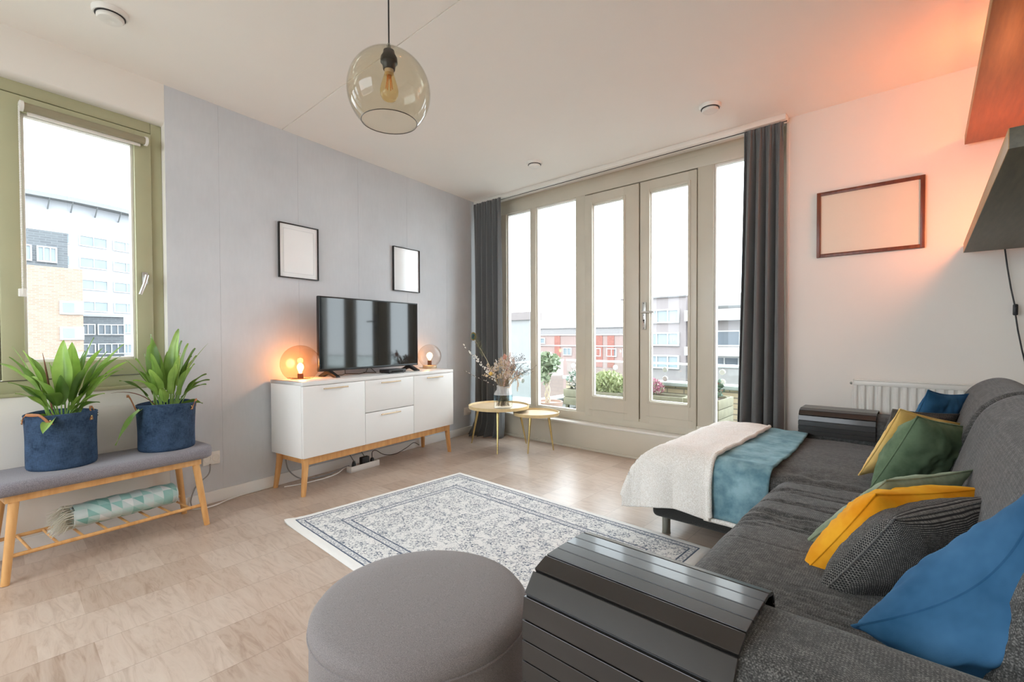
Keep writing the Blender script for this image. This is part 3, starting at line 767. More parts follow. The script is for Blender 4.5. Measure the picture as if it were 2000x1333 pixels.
def lit_glass_mat():
    m = clear_glass('lit_bulb_glass', (.98,.93,.85)); n, l = m.node_tree.nodes, m.node_tree.links
    e = n.new('ShaderNodeEmission'); e.inputs['Color'].default_value = (1, .55, .26, 1); e.inputs['Strength'].default_value = 3.0
    mx = n.new('ShaderNodeMixShader'); mx.inputs[0].default_value = .45
    out = n['Material Output']; src = out.inputs['Surface'].links[0].from_socket
    l.new(src, mx.inputs[1]); l.new(e.outputs[0], mx.inputs[2]); l.new(mx.outputs[0], out.inputs['Surface']); return m
lit_glass = lit_glass_mat()
def globe_lamp(label, u, v, r, hgt, glass, power, bulb_shape):
    p = lw(u, v, .775)
    t = thing('globe_lamp', label, 'table lamp', p, 0, 'globe lamps on the sideboard')
    cz = hgt - r; th = .0022
    a1 = pi - math.asin(min(.99, .060/r))
    A = [.0 + a1*i/36 for i in range(37)]
    zb = cz + r*cos(a1)
    s = MB(); s.lathe([(r*sin(a), cz+r*cos(a)) for a in A] + [((r-th)*sin(a), cz+(r-th)*cos(a)) for a in A[::-1]], p, 56); s.weld(1e-4)
    s.build('globe_shade', glass, t, ang=60)
    b = MB(); b.lathe([(0,0),(.066,0),(.068,.005),(.066,zb+.002),(.055,zb+.006),(0,zb+.006)], p, 40)
    b.build('base', M['bronze'], t)
    sk = MB(); sk.lathe([(0,zb+.005),(.020,zb+.005),(.020,zb+.048),(.017,zb+.052),(0,zb+.052)], p, 24); sk.build('socket', plain('copper_socket', srgb(120,70,45), .4, .6), t)
    zz = zb+.052; q = .030 if bulb_shape == 'round' else .024
    bb = MB(); bb.lathe([(.011,zz),(.012,zz+.010),(q*.8,zz+.026),(q,zz+.045),(q*.85,zz+.062),(q*.45,zz+.074),(0,zz+.078)], p, 28)
    bo = bb.build('light_bulb', lit_glass, t, label='lit filament bulb')
    f = MB()
    for i in range(8):
        an = 2*pi*i/8; f.tube([p+Vector((.006*cos(an), .006*sin(an), zz+.028)), p+Vector((.012*cos(an+.3), .012*sin(an+.3), zz+.056))], .0013, 6)
    f.build('filament', M['glow'], bo)
    ld = bpy.data.lights.new('bulb_light', 'POINT'); ld.energy = power; ld.color = (1.0, .38, .13); ld.shadow_soft_size = .022
    lo = bpy.data.objects.new('bulb_light', ld); COL.objects.link(lo); lo.parent = t; lo.location = (0, 0, zz+.045)
    c = MB(); q0 = p + Vector((0,0,.004)); q1 = lw(u-.06, v-.03, .779); q2 = lw(u-.09, v-.05, .779)
    c.tube([q0, q1, q2], .0022, 8); c.build('cord', M['black'], t)
globe_lamp('large amber glass globe lamp, lit, at the near end of the white sideboard', .13, -2.285, .136, .245, M['amber'], 2.3, 'long')
globe_lamp('smaller clear-smoke glass globe lamp, lit, right of the television', .14, -.960, .112, .232, M['blush'], .32, 'round')

def television():
    t = thing('television', 'black flat-screen television standing on the white sideboard', 'television', lw(.2, -1.68, .775), PH)
    v0, v1, z0, z1 = -2.180, -1.178, .822, 1.384
    b = MB(); b.box((.172, v0, z0), (.196, v1, z1), .004, LM); b.box((.135, v0+.15, z0+.03), (.175, v1-.15, z0+.33), .015, LM); b.build('housing', M['black'], t)
    f = MB(); w = .009
    f.box((.180, v0-.001, z0-.001), (.203, v0+w, z1+.001), .002, LM); f.box((.180, v1-w, z0-.001), (.203, v1+.001, z1+.001), .002, LM)
    f.box((.180, v0+w, z1-w), (.203, v1-w, z1+.001), .002, LM); f.box((.180, v0+w, z0-.001), (.203, v1-w, z0+.016), .002, LM)
    f.build('bezel', M['tvframe'], t)
    MB().box((.190, v0+w-.001, z0+.015), (.1995, v1-w+.001, z1-w+.001), 0, LM).build('screen', M['screen'], t)
    for v in (v0+.09, v1-.09):
        k = MB()
        k.prism([(.185, z0+.004), (.20, z0+.004), (.30, .784), (.30, .775), (.262, .775), (.19, z0-.022), (.118, .775), (.08, .775), (.08, .784), (.175, z0+.004)], 'y', v-.018, v+.018, .002, LM)
        k.build('foot', M['black'], t)
    # set-top box and the cables hanging behind the screen
    s = thing('set_top_box', 'small flat black box under the far end of the television', 'media box', lw(.26, -1.53, .775), PH)
    MB().box((.205, -1.625, .778), (.325, -1.44, .806), .003, LM).build('case', M['black'], s)
    MB().box((.326, -1.60, .786), (.3265, -1.47, .798), 0, LM).build('front_window', plain('dark_gloss', srgb(16,16,18), .1), s)
    for u in (.22, .31):
        for v in (-1.61, -1.455): MB().lathe([(0,0),(.006,0),(.006,.004),(0,.004)], lw(u, v, .7745), 10).build('rubber_foot', M['black'], s)
    for k, (va, vb, u0) in enumerate(((-1.93, -1.95, .15), (-1.72, -1.80, .17), (-1.70, -1.62, .16))):
        c = MB(); c.tube([lw(.15, va, .90), lw(u0, va+.01, .83), lw(u0+.03, (va+vb)/2, .79), lw(u0, vb, .779), lw(.06, vb-.05, .779)], .003, 8)
        tag(c.build('television_cable', M['black']), ('thin black cable dropping behind the near half of the television', 'thin black cable crossing the sideboard top behind the screen middle', 'thin black cable running to the black media box')[k], 'cable', 'cables behind the television')
television()

def wall_sockets():
    def plate(label, v0, v1, z0, z1, holes):
        t = thing('wall_outlet', label, 'wall outlet', lw(0, (v0+v1)/2, z0), PH, 'outlets on the grey wall')
        MB().box((.0005, v0, z0), (.011, v1, z1), .003, LM).build('cover_plate', M['white_plastic'], t)
        for v in holes:
            s = MB(); ct = lw(.0112, v, (z0+z1)/2); Mx = Matrix.Translation(ct) @ Matrix.Rotation(PH, 4, 'Z') @ Matrix.Rotation(pi/2, 4, 'Y')
            s.lathe([(.022,0),(.0215,.0015),(.019,.0015),(.0185,-.008),(0,-.008)], (0,0,0), 28, Mx)
            so = s.build('socket', M['white_satin'], t)
            h = MB()
            for q in (-.0095, .0095): h.tube([lw(.0035, v+q, (z0+z1)/2), lw(.0042, v+q, (z0+z1)/2)], .0025, 10)
            h.build('contact_hole', M['black'], so)
    plate('white double wall outlet beside the bench', -2.884, -2.782, .252, .335, (-2.858, -2.808))
    plate('white wall outlet low on the grey wall behind the larger tray table', -.290, -.175, .210, .294, (-.26, -.205))
wall_sockets()

def cables():
    s = thing('power_strip', 'white open cable box with plugs on the floor under the sideboard', 'power strip', lw(.18, -1.77, 0), PH)
    b = MB(); b.box((.155, -1.915, .0), (.205, -1.63, .012), .002, LM)
    b.box((.198, -1.915, .0), (.205, -1.63, .048), .001, LM); b.box((.150, -1.915, .0), (.157, -1.63, .048), .001, LM); b.box((.152, -1.915, .0), (.205, -1.908, .048), .001, LM); b.box((.152, -1.637, .0), (.205, -1.63, .048), .001, LM)
    b.build('housing', M['white_plastic'], s)
    k = MB(); k.box((.16, -1.905, .012), (.195, -1.64, .03), .002, LM); k.build('socket_row', M['white_satin'], s)
    p = MB(); p.box((.158, -1.80, .0305), (.197, -1.725, .098), .006, LM); tag(p.build('charger_plug', M['black']), 'chunky black charger plug standing in the white cable box', 'plug')
    p = MB(); p.lathe([(0,0),(.017,0),(.016,.030),(.009,.042),(0,.042)], lw(.178, -1.685, .0305), 16); tag(p.build('plug', M['black']), 'small black plug at the far end of the white cable box', 'plug', 'plugs in the white cable box')
    p = MB(); p.lathe([(0,0),(.017,0),(.016,.028),(.009,.05),(0,.05)], lw(.176, -1.865, .0305), 16); tag(p.build('plug', M['black']), 'small black plug nearest the oak front leg in the white cable box', 'plug', 'plugs in the white cable box')
    def cable(label, pts, r, mat, g='cables by the grey wall'):
        P = [lw(*q) for q in pts]; out = []
        for i in range(len(P)-1):
            p0, p1, p2, p3 = P[max(i-1,0)], P[i], P[i+1], P[min(i+2, len(P)-1)]
            for k in range(6):
                t = k/6; out.append(.5*((2*p1)+(p2-p0)*t+(2*p0-5*p1+4*p2-p3)*t*t+(3*p1-p0-3*p2+p3)*t**3))
        out.append(P[-1])
        tag(MB().tube(out, r, 8).build('cable', mat), label, 'cable', g)
    grey = plain('grey_cable', srgb(150,150,150), .5); wht = M['white_plastic']
    cable('white cable lying along the baseboard between bench and sideboard', [(.022,-2.97,.045),(.03,-2.96,.006),(.075,-2.93,.006),(.085,-2.86,.006),(.03,-2.70,.006),(.022,-2.55,.006),(.022,-2.42,.006)], .0045, wht)
    cable('grey cable hanging from the outlet down behind the bench leg', [(.018,-2.845,.26),(.03,-2.86,.20),(.026,-2.93,.14),(.024,-2.96,.06),(.026,-2.955,.012)], .004, grey)
    cable('grey cable looping on the floor behind the front oak leg', [(.05,-2.36,.20),(.04,-2.33,.10),(.05,-2.25,.02),(.09,-2.15,.006),(.13,-2.04,.02),(.148,-1.93,.045),(.165,-1.90,.052)], .0045, grey)
    cable('white cable curving from the cable box towards the front leg', [(.10,-2.40,.006),(.14,-2.30,.006),(.16,-2.12,.006),(.15,-2.00,.012),(.14,-1.93,.035),(.16,-1.89,.053)], .004, wht)
    cable('thin black wire rising from the cable box to the sideboard floor', [(.175,-1.865,.082),(.16,-1.90,.15),(.12,-1.93,.22),(.09,-1.93,.254)], .0028, M['black'])
    cable('thin black wire arching above the charger plug', [(.178,-1.765,.10),(.165,-1.80,.16),(.13,-1.84,.19),(.10,-1.86,.254)], .0028, M['black'])
    cable('thin black cable trailing from the cable box to the far oak legs', [(.178,-1.685,.074),(.15,-1.66,.11),(.10,-1.58,.10),(.05,-1.45,.03),(.05,-1.32,.008),(.09,-1.22,.05),(.06,-1.10,.07),(.05,-1.02,.03)], .003, M['black'])
cables()

# ================================================================== bench with plants
def bench():
    t = thing('bench', 'slim bamboo bench with grey padded seat and slatted shelf under the window', 'bench', lw(.2, -3.4, 0), PH)
    v0, v1 = -3.905, -2.945
    s = rbox((.028, v0, .385), (.39, v1, .442), .027, (6, 24, 2), lambda p, n: .006*max(0, n.z), LM)
    # plan with rounded ends
    c = Vector((.209, 0))
    for v in s.bm.verts:
        q = LM.inverted() @ v.co
        for end, sg in ((v0, -1), (v1, 1)):
            dd = (q.y - end)*sg
            if dd > -.12:
                k = min(1, (dd+.12)/.12); q.x = c.x + (q.x-c.x)*(1-.70*k**4)
        v.co = LM @ q
    s.build('seat_cushion', M['bench'], t, ang=60)
    a = MB()
    a.box((.335, -3.80, .352), (.353, -3.03, .386), .003, LM); a.box((.062, -3.80, .352), (.080, -3.03, .386), .003, LM)
    for v in (-3.80, -3.045): a.box((.07, v, .352), (.345, v+.018, .386), .003, LM)
    a.build('apron', M['bamboo'], t)
    for ut, uf in ((.330, .362), (.085, .058)):
        for vt, vf in ((-3.765, -3.805), (-3.055, -3.010)):
            MB().tube([lw(ut, vt, .386), lw(uf, vf, 0)], [.0185, .0145], 20).build('leg', M['bamboo'], t)
    sh = MB()
    fr = lambda u, z: (u, z)
    sh.tube([lw(.352, -3.79, .118), lw(.352, -3.025, .118)], .009, 12); sh.tube([lw(.068, -3.79, .118), lw(.068, -3.025, .118)], .009, 12)
    sho = sh.build('shelf_rail', M['bamboo'], t)
    for i in range(8):
        v = -3.72 + i*.09
        MB().tube([lw(.352, v, .118), lw(.068, v, .118)], .0055, 10).build('shelf_slat', M['bamboo'], sho)
bench()

def rolled_throw():
    t = thing('rolled_throw', 'rolled mint and grey triangle throw with fringe on the bench shelf', 'blanket', lw(.2, -3.4, .125), PH)
    a, b = Vector((.215, -3.555, .127+.062)), Vector((.215, -3.125, .127+.062))
    m = MB(); r0 = .066
    def f(u, v):
        an = 2*pi*u; r = r0*(1+.05*sin(2*an+.6)+.03*sin(5*v*6+an))*(1-.06*(2*v-1)**6)
        return lw(a.x+r*1.12*cos(an), a.y+(b.y-a.y)*v, a.z+r*.92*sin(an))
    m.grid(40, 40, f, True, uvf=lambda u, v: (u*9, v*9.5))
    m.build('roll', M['throw'], t, ang=80)
    # spiral end showing the layers
    for v, sg in ((b.y, 1), (a.y, -1)):
        e = MB()
        pts = []
        for i in range(90):
            an = i*.22; r = .004 + r0*.92*i/90; pts.append(lw(a.x+r*1.1*cos(an), v+sg*.001, a.z+r*.9*sin(an)))
        e.tube(pts, .0042, 6); e.build('rolled_edge', M['throw'], t)
    fr = MB(); rnd = random.Random(4)
    for i in range(120):
        an = rnd.uniform(0, 2*pi); r = rnd.uniform(.012, .064); L = rnd.uniform(.05, .095)
        p0 = Vector((a.x+r*1.1*cos(an), a.y+.004, a.z+r*.9*sin(an)))
        p1 = p0+Vector((rnd.uniform(-.008,.02), -L*.5, rnd.uniform(-.004,.01)))
        p2 = p0+Vector((rnd.uniform(-.01,.035), -L, -min(p0.z-.13, rnd.uniform(.008,.05))))
        fr.tube([lw(*p0), lw(*p1), lw(*p2)], [.0022,.002,.0012], 5)
    fr.build('fringe', M['fringe'], t)
rolled_throw()

def basket(label, u, v, r, h, seed, hdl):
    z = .443; p = lw(u, v, z)
    t = thing('basket_planter', label, 'planter', p, PH, 'blue fabric planters on the bench')
    m = MB(); n = 44
    def rad(k, an): return r*(.965+.035*k+.012*sin(3*an+seed)*k + .01*sin(6*k+seed))
    def f(a, b):
        an = 2*pi*a
        if b < .08: k = 0; rr = r*.965*b/.08; zz = 0.0
        elif b < .72:
            k = (b-.08)/.64; rr = rad(k, an) - .012*(1-min(1, k/.06))**2; zz = h*k + .004*sin(2*an+seed)*k
        elif b < .78: k = 1; rr = rad(1, an)-.006*(b-.72)/.06; zz = h+.002+.004*sin(2*an+seed)
        else: k = 1-(b-.78)/.22*.35; rr = rad(k, an)-.007; zz = h*k+.004*sin(2*an+seed)*k
        return p + Vector((rr*cos(an), rr*sin(an), zz))
    m.grid(n, 50, f, True); m.weld(1e-4)
    m.build('basket', M['denim'], t, ang=70)
    rm = MB(); rm.tube([p+Vector(((rad(1, a)-.002)*cos(a), (rad(1, a)-.002)*sin(a), h+.003+.004*sin(2*a+seed))) for a in [2*pi*i/48 for i in range(49)]], .0038, 8, False); rm.build('rim', M['denim'], t)
    s = MB(); s.lathe([(0,.80*h),(r*.5,.805*h),(r*.95,.79*h)], p, 36); s.build('soil', M['soil'], t)
    for (a0, da, hh, lean) in hdl:
        q = MB(); pts = []
        for i in range(15):
            k = i/14; an = a0-da+2*da*k; rr = rad(1, an)+.003+lean*sin(pi*k)
            pts.append((an, rr, h-.035+(.035+hh)*min(1, sin(pi*k)*1.35)))
        W = .009
        def hf(a, b):
            i = b*14; k = int(min(13, i)); fr = i-k
            an = pts[k][0]*(1-fr)+pts[k+1][0]*fr; rr = pts[k][1]*(1-fr)+pts[k+1][1]*fr; zz = pts[k][2]*(1-fr)+pts[k+1][2]*fr
            d = (a-.5)*2*W; s = max(0, sin(pi*b))
            return p + Vector((rr*cos(an)-d*sin(an)*(1-s), rr*sin(an)+d*cos(an)*(1-s), zz + d*s*.8))
        q.grid(3, 28, hf)
        o = q.build('handle', M['leather'], t, label='tan leather strap handle')
        md = o.modifiers.new('thick', 'SOLIDIFY'); md.thickness = .003
        for an in (a0-da, a0+da):
            for zz in (h-.030, h-.016):
                rv = MB()
                Mx = Matrix.Translation(p+Vector(((rad(1, an)+.005)*cos(an), (rad(1, an)+.005)*sin(an), zz))) @ Matrix.Rotation(an, 4, 'Z') @ Matrix.Rotation(pi/2, 4, 'Y')
                rv.lathe([(0,.003),(.003,.0025),(.004,0)], (0,0,0), 10, Mx)
                rv.build('rivet', M['brass'], o)
    return t, p
def leaf_plant(label, u, v, z, tips, rb, seed):
    base = lw(u, v, z)
    t = thing('potted_plant', label, 'plant', base, PH, 'leafy plants on the bench')
    rnd = random.Random(seed)
    groups = {'leaf': MB(), 'leaf_dark': MB()}; st = MB(); wi = MB(); nw = 0
    for (tu, tv, tz, w, arch, mt) in tips:
        tip = lw(tu, tv, tz)
        dirh = (tip-base); dirh.z = 0
        b = base + dirh.normalized()*rnd.uniform(.2, 1)*rb if dirh.length > 1e-3 else base.copy()
        b.z = z
        L = (tip-b).length
        ctrl = b.lerp(tip, .5) + Vector((0, 0, arch*L)) - dirh*.12
        def bez(k): return b*(1-k)**2 + ctrl*2*k*(1-k) + tip*k*k
        if w < .006:
            (wi if mt == 'withered' else st).tube([bez(i/10) for i in range(11)], [w*.8]*8+[w*.6, w*.4, w*.15], 6); nw += mt == 'withered'; continue
        k0 = .32 if w > .02 else .2
        st.tube([bez(k0*1.08*i/7) for i in range(8)], [.0042, .004, .0036, .0034, .0032, .003, .0026, .002], 7)
        tw = rnd.uniform(-.5, .5)
        def fl(a, s):
            k = k0 + (1-k0)*s; p = bez(k); d = (bez(min(1, k+.02))-bez(k-.02)).normalized()
            side = d.cross(Vector((0,0,1))); side = side.normalized() if side.length > .05 else Vector((cos(seed), sin(seed), 0))
            # turn broad leaves to show their face
            cam_dir = (Vector((3.85,-3.74,1.07))-p).normalized()
            nrm = side.cross(d).normalized()
            side = (side*cos(tw) + nrm*sin(tw)).normalized(); nrm = side.cross(d).normalized()
            ww = w/2*max(.0, sin(pi*min(1, s*.94+.06)**.8))**.75 if s < .999 else 0
            x = (a-.5)*2
            return p + side*x*ww + nrm*(abs(x)**1.5*ww*.45 + .004*sin(9*s+seed)*x)
        groups[mt].grid(6, 16, fl, uvf=lambda a, s: (a, s*3))
    for k, g in groups.items():
        if len(g.bm.verts): g.build('foliage', M[k], t, ang=180, recalc=False)
        else: g.bm.free()
    st.build('stalks', M['stem'], t)
    if nw: wi.build('withered_leaf', M['withered'], t)
    else: wi.bm.free()
    return t
basket('blue fabric planter with leather handles on the bench, holding the wider spreading plant', .178, -3.575, .133, .262, 1.0, [(-.9, .55, .012, .004), (1.3, .5, .02, -.03)])
basket('blue fabric planter at the end of the bench nearest the outlet, strap handle raised', .185, -3.137, .137, .258, 2.2, [(-1.75, .35, .055, .035), (1.2, .45, .012, .004)])
A, D, W_ = 'leaf', 'leaf_dark', 'withered'
leaf_plant('leafy green plant with broad arching leaves in the planter below the window', .178, -3.575, .660, [
    (.25,-3.795,.965,.055,.22,A),(.32,-3.776,.880,.030,.25,D),(.32,-3.755,.830,.026,.2,A),(.20,-3.709,1.019,.058,.10,A),(.14,-3.609,.955,.050,.05,A),
    (.22,-3.572,1.068,.078,.02,A),(.20,-3.537,1.058,.066,.02,A),(.10,-3.428,1.080,.040,.05,D),(.20,-3.420,1.024,.056,.12,A),(.22,-3.337,1.044,.040,.12,A),
    (.28,-3.367,.983,.042,.15,D),(.30,-3.365,.916,.034,.22,A),(.25,-3.419,.896,.046,.10,A),(.30,-3.44,.797,.046,.22,A),(.22,-3.706,.712,.042,.22,D),
    (.36,-3.677,.640,.056,.42,A),(.33,-3.66,.815,.062,.40,D),(.28,-3.454,.752,.036,.3,D),(.10,-3.728,1.038,.003,.15,'stem'),(.06,-3.66,.985,.045,.1,D),
    (.30,-3.70,.90,.060,.25,A),(.12,-3.50,.99,.046,.08,A),(.26,-3.50,.93,.05,.1,D),(.29,-3.60,.90,.05,.15,D),(.24,-3.40,.96,.036,.14,A),(.16,-3.39,1.005,.034,.12,D),(.27,-3.33,.955,.03,.2,A),(.30,-3.73,.86,.04,.25,A),(.18,-3.75,.99,.04,.16,D),(.08,-3.46,1.01,.04,.08,D),(.31,-3.52,.80,.034,.2,A),(.13,-3.63,1.005,.005,.03,W_)], .055, 1)
leaf_plant('leafy green plant with upright leaves in the planter at the bench end', .185, -3.137, .655, [
    (.15,-3.196,1.098,.066,.02,D),(.18,-3.070,1.129,.078,.03,A),(.12,-2.999,1.043,.050,.08,A),(.20,-2.993,1.015,.050,.10,D),(.25,-3.017,.925,.048,.12,A),
    (.20,-2.917,.820,.032,.32,D),(.30,-2.977,.804,.034,.28,D),(.25,-2.978,.687,.052,.35,D),(.10,-3.212,.985,.050,.08,D),(.15,-3.267,.964,.028,.12,A),
    (.20,-3.331,.965,.004,.15,'stem'),(.28,-3.319,.850,.044,.32,A),(.28,-3.248,.905,.056,.15,A),(.25,-3.388,.517,.040,.75,A),(.30,-3.127,.937,.052,.10,A),
    (.10,-2.881,1.042,.0025,.12,'stem'),(.22,-3.218,.99,.050,.05,A),(.14,-3.04,1.06,.055,.05,D),(.10,-3.10,1.0,.05,.05,D),(.27,-3.06,.90,.045,.12,A),(.08,-3.32,.84,.022,.3,D),(.30,-3.20,.80,.05,.2,A),(.16,-2.97,.97,.04,.12,A),(.24,-2.95,.86,.034,.25,D),(.13,-3.16,1.02,.045,.04,A),(.28,-3.10,.99,.04,.06,A),(.22,-3.02,.97,.04,.1,D),(.10,-3.25,.90,.034,.2,D),
    (.24,-3.40,.79,.003,.3,W_)], .06, 2)

# ================================================================== rug, pouf, small tables
def rug():
    a = -.0257; W, Hh = 1.95, 1.335
    o = Vector((1.072, -2.630, 0)); ex = Vector((cos(a), sin(a), 0)); ey = Vector((-sin(a), cos(a), 0))
    top = MB()
    def f(u, v):
        p = o + ex*u*W + ey*v*Hh
        e = min(u*W, (1-u)*W, v*Hh, (1-v)*Hh)
        z = .010*min(1, e/.006+.15)
        c = max(0, 1-((u*W)**2+(v*Hh)**2)**.5/.16); z += .016*c*c       # the corner curls up a little
        return p + Vector((0, 0, z + .0012*nz(p, 40)))
    top.grid(160, 110, f, uvf=lambda u, v: (u*W, v*Hh))
    def g(u, v): q = f(u, v); return Vector((q.x, q.y, max(.0005, q.z-.010)))
    top.grid(40, 30, g, uvf=lambda u, v: (.01, .01))
    tag(top.build('rug', rug_mat(W, Hh), ang=60, recalc=False), 'cream rug with blue-grey floral pattern and border lying before the sofa', 'rug')
rug()

def pouf():
    cx, cy, r, h = 2.850, -2.984, .281, .395
    t = thing('pouf', 'round grey felt pouf standing beside the slatted near armrest', 'pouf', (cx, cy, 0))
    top = MB(); top.lathe([(r-.002,.345),(r+.001,.352),(r,.366),(r-.012,.381),(r-.035,.391),(r*.6,.399),(r*.3,.402),(0,.403)], (cx,cy,0), 80); top.build('top', M['pouf'], t, ang=60)
    sd = MB(); sd.lathe([(0,.02),(r-.02,.02),(r-.004,.03),(r-.001,.12),(r,.20),(r-.001,.30),(r-.003,.345),(0,.345)], (cx,cy,0), 80); sd.build('side', M['pouf'], t, ang=60)
    MB().tube([(cx+(r+.0005)*cos(2*pi*i/96), cy+(r+.0005)*sin(2*pi*i/96), .3475) for i in range(97)], .003, 8, False).build('seam', M['pouf'], t)
    for k in range(4):
        an = k*pi/2+.6; MB().lathe([(0,0),(.018,0),(.018,.021),(0,.021)], (cx+.2*cos(an), cy+.2*sin(an), 0), 16).build('foot', M['black'], t)
pouf()

def tray_table(label, cx, cy, r, h, feet):
    t = thing('tray_table', label, 'side table', (cx, cy, 0), 0, 'tray tables by the terrace window')
    MB().lathe([(0,h-.012),(r-.004,h-.012),(r-.002,h-.006),(r-.004,h),(0,h)], (cx,cy,0), 64).build('tray_top', M['ash'], t)
    rim = MB(); rim.lathe([(r-.004,h-.013),(r+.004,h-.012),(r+.006,h+.010),(r+.006,h+.016),(r+.002,h+.017),(r-.001,h+.012),(r-.003,h-.002),(r-.004,h-.013)], (cx,cy,0), 72)
    rim.build('rim', wood('pale_rim', srgb(214,190,140), srgb(228,206,160), (20,20,20), .35), t)
    for x, y in feet:
        d = Vector((x-cx, y-cy, 0)); p = Vector((cx, cy, 0)) + d*.70
        MB().tube([p+Vector((0,0,h-.010)), p+d*.06+Vector((0,0,h-.07)), Vector((x, y, 0))], [.0125,.0122,.0055], 16).build('leg', M['brass'], t)
tray_table('larger round tray table with brass legs carrying the vase of dried flowers', .735, -.456, .290, .398, [(.414,-.522),(.924,-.678),(.848,-.176)])
tray_table('smaller empty round tray table with brass legs by the terrace window', 1.095, -.322, .212, .352, [(1.123,-.481),(1.219,-.218),(.945,-.262)])

def vase_and_flowers():
    cx, cy, z = .895, -.566, .399
    milky, mn, ml, mb_ = new_mat('milky_glass'); mb_.inputs['Base Color'].default_value = (.86,.88,.9,1); mb_.inputs['Roughness'].default_value = .15; mb_.inputs['Alpha'].default_value = .28
    t = thing('glass_vase', 'glass vase with blue and white bands on the larger tray table', 'vase', (cx, cy, z))
    r = .088; w = .003
    o = [(0,.0),(r-.012,.0),(r-.003,.006),(r,.02),(r,.085)]
    band = [(r+.0004,.085),(r+.0004,.138)]
    neck = [(r,.138),(r-.006,.160),(r-.024,.178),(r-.028,.190),(r-.028,.214),(r-.025,.220)]
    inn = lambda P: [(max(0, a-w), b) for a, b in P]
    lo = MB(); lo.lathe(o + [(r-w,.085),(r-w,.022),(r-.014,.012),(0,.010)], (cx,cy,z), 48); lo.build('vase_body', M['vase'], t, ang=50)
    bd = MB(); bd.lathe([(r,.085),(r,.138),(r-w,.138),(r-w,.085),(r,.085)], (cx,cy,z), 48); bd.build('blue_band', M['vase_blue'], t, ang=50)
    nk = MB(); nk.lathe(neck + inn(neck)[::-1] + [neck[0]], (cx,cy,z), 48); nk.build('neck', milky, t, ang=50)
    rnd = random.Random(11)
    def pt(x, zz, dy=0): return Vector((x, cy+dy, zz))
    neckp = Vector((cx, cy, z+.20))
    def stem(m, tip, r0=.0016, bend=.03, foot=None):
        f = foot or Vector((cx+rnd.uniform(-.05,.05), cy+rnd.uniform(-.05,.05), z+.03))
        q = neckp + Vector((max(-.045, min(.045, (tip.x-cx)*.12)), max(-.04, min(.04, (tip.y-cy)*.2)), 0))
        P = [f, q] + [q.lerp(tip, k) + Vector((0, 0, bend*sin(pi*k))) for k in (.25, .5, .75, 1)]
        m.tube(P, [r0]*4+[r0*.8, r0*.6], 6); return P
    def blob(m, c, r, d=Vector((0,0,1)), el=1.5, seg=6):
        Mx = Matrix.Translation(c) @ d.to_track_quat('Z', 'Y').to_matrix().to_4x4()
        m.lathe([(0,-r*el),(r*.75,-r*el*.5),(r,0),(r*.7,r*el*.6),(0,r*el)], (0,0,0), seg, Mx)
    # peacock feather
    fe = thing('peacock_feather', 'single peacock feather with a dark green eye standing in the glass vase', 'feather', neckp)
    q = MB(); tip = pt(.53, 1.085, -.03); stem(q, pt(.545, 1.05, -.03), .0018, .03); q.build('quill', plain('feather_quill', srgb(214,196,160), .5), fe)
    barb = MB()
    for i in range(110):
        k = rnd.uniform(0, 1); an = rnd.uniform(0, 2*pi)
        c = tip.lerp(pt(.66, .885, -.03), k)
        L = rnd.uniform(.04, .085)*(1-.3*k); dx = cos(an)*L; dz = sin(an)*L*.6+.035
        barb.tube([c, c+Vector((dx*.5, rnd.uniform(-.02,.02), dz*.5+.006)), c+Vector((dx, rnd.uniform(-.03,.03), dz))], [.0010,.0008,.0003], 4)
    barb.build('barbs', plain('feather_barbs', srgb(112,112,84), .6, var=.3, vs=40), fe)
    for nm, rr, col, dy in (('outer_eye', .036, srgb(122,104,48), -.034), ('inner_eye', .024, srgb(30,84,78), -.038), ('pupil', .012, srgb(20,30,58), -.042)):
        e = MB(); Mx = Matrix.Translation(pt(.530, 1.082, dy)) @ Matrix.Rotation(+.75, 4, 'Z') @ Matrix.Rotation(pi/2, 4, 'X')
        e.lathe([(0,.002),(rr*.8,.0015),(rr,0),(0,-.001)], (0,0,0), 24, Mx @ Matrix.Diagonal((.8,1.15,1,1))); e.build(nm, plain('feather_'+nm, col, .35), fe)
    # pussy willow
    for k, (tx, tz, dy) in enumerate(((.36, 1.005, -.02), (.47, .90, .03), (.46, .745, -.10))):
        b = thing('willow_branch', ('longest pussy willow twig leaning out of the vase towards the grey wall', 'second pussy willow twig with white catkins, just below the longest', 'short white twig sticking out lowest on the grey-wall side of the vase')[k], 'branch', neckp, 0, 'twigs in the glass vase')
        tw = MB(); P = stem(tw, pt(tx, tz, dy), .0018, .0); tw.build('twig', plain('brown_twig', srgb(70,52,44), .7), b)
        ca = MB()
        for i in range(26 if k < 2 else 12):
            s = rnd.uniform(.10, .97); i0 = 1 + min(3, int(s*4)); c = P[i0].lerp(P[i0+1], s*4-int(s*4))
            d = (P[-1]-P[1]).normalized() + Vector((rnd.uniform(-.8,.8), rnd.uniform(-.8,.8), rnd.uniform(-.2,.9)))
            blob(ca, c + d.normalized()*.012, .0062 if k < 2 else .004, d.normalized(), 1.5)
        ca.build('catkins', plain('white_catkin', srgb(232,228,220), .9), b)
    # the dried bunch
    bq = thing('dried_bouquet', 'bunch of dried grasses and small pale flowers in the glass vase', 'dried flowers', neckp)
    stems = MB(); beige = MB(); pink = MB(); dark = MB(); white = MB()
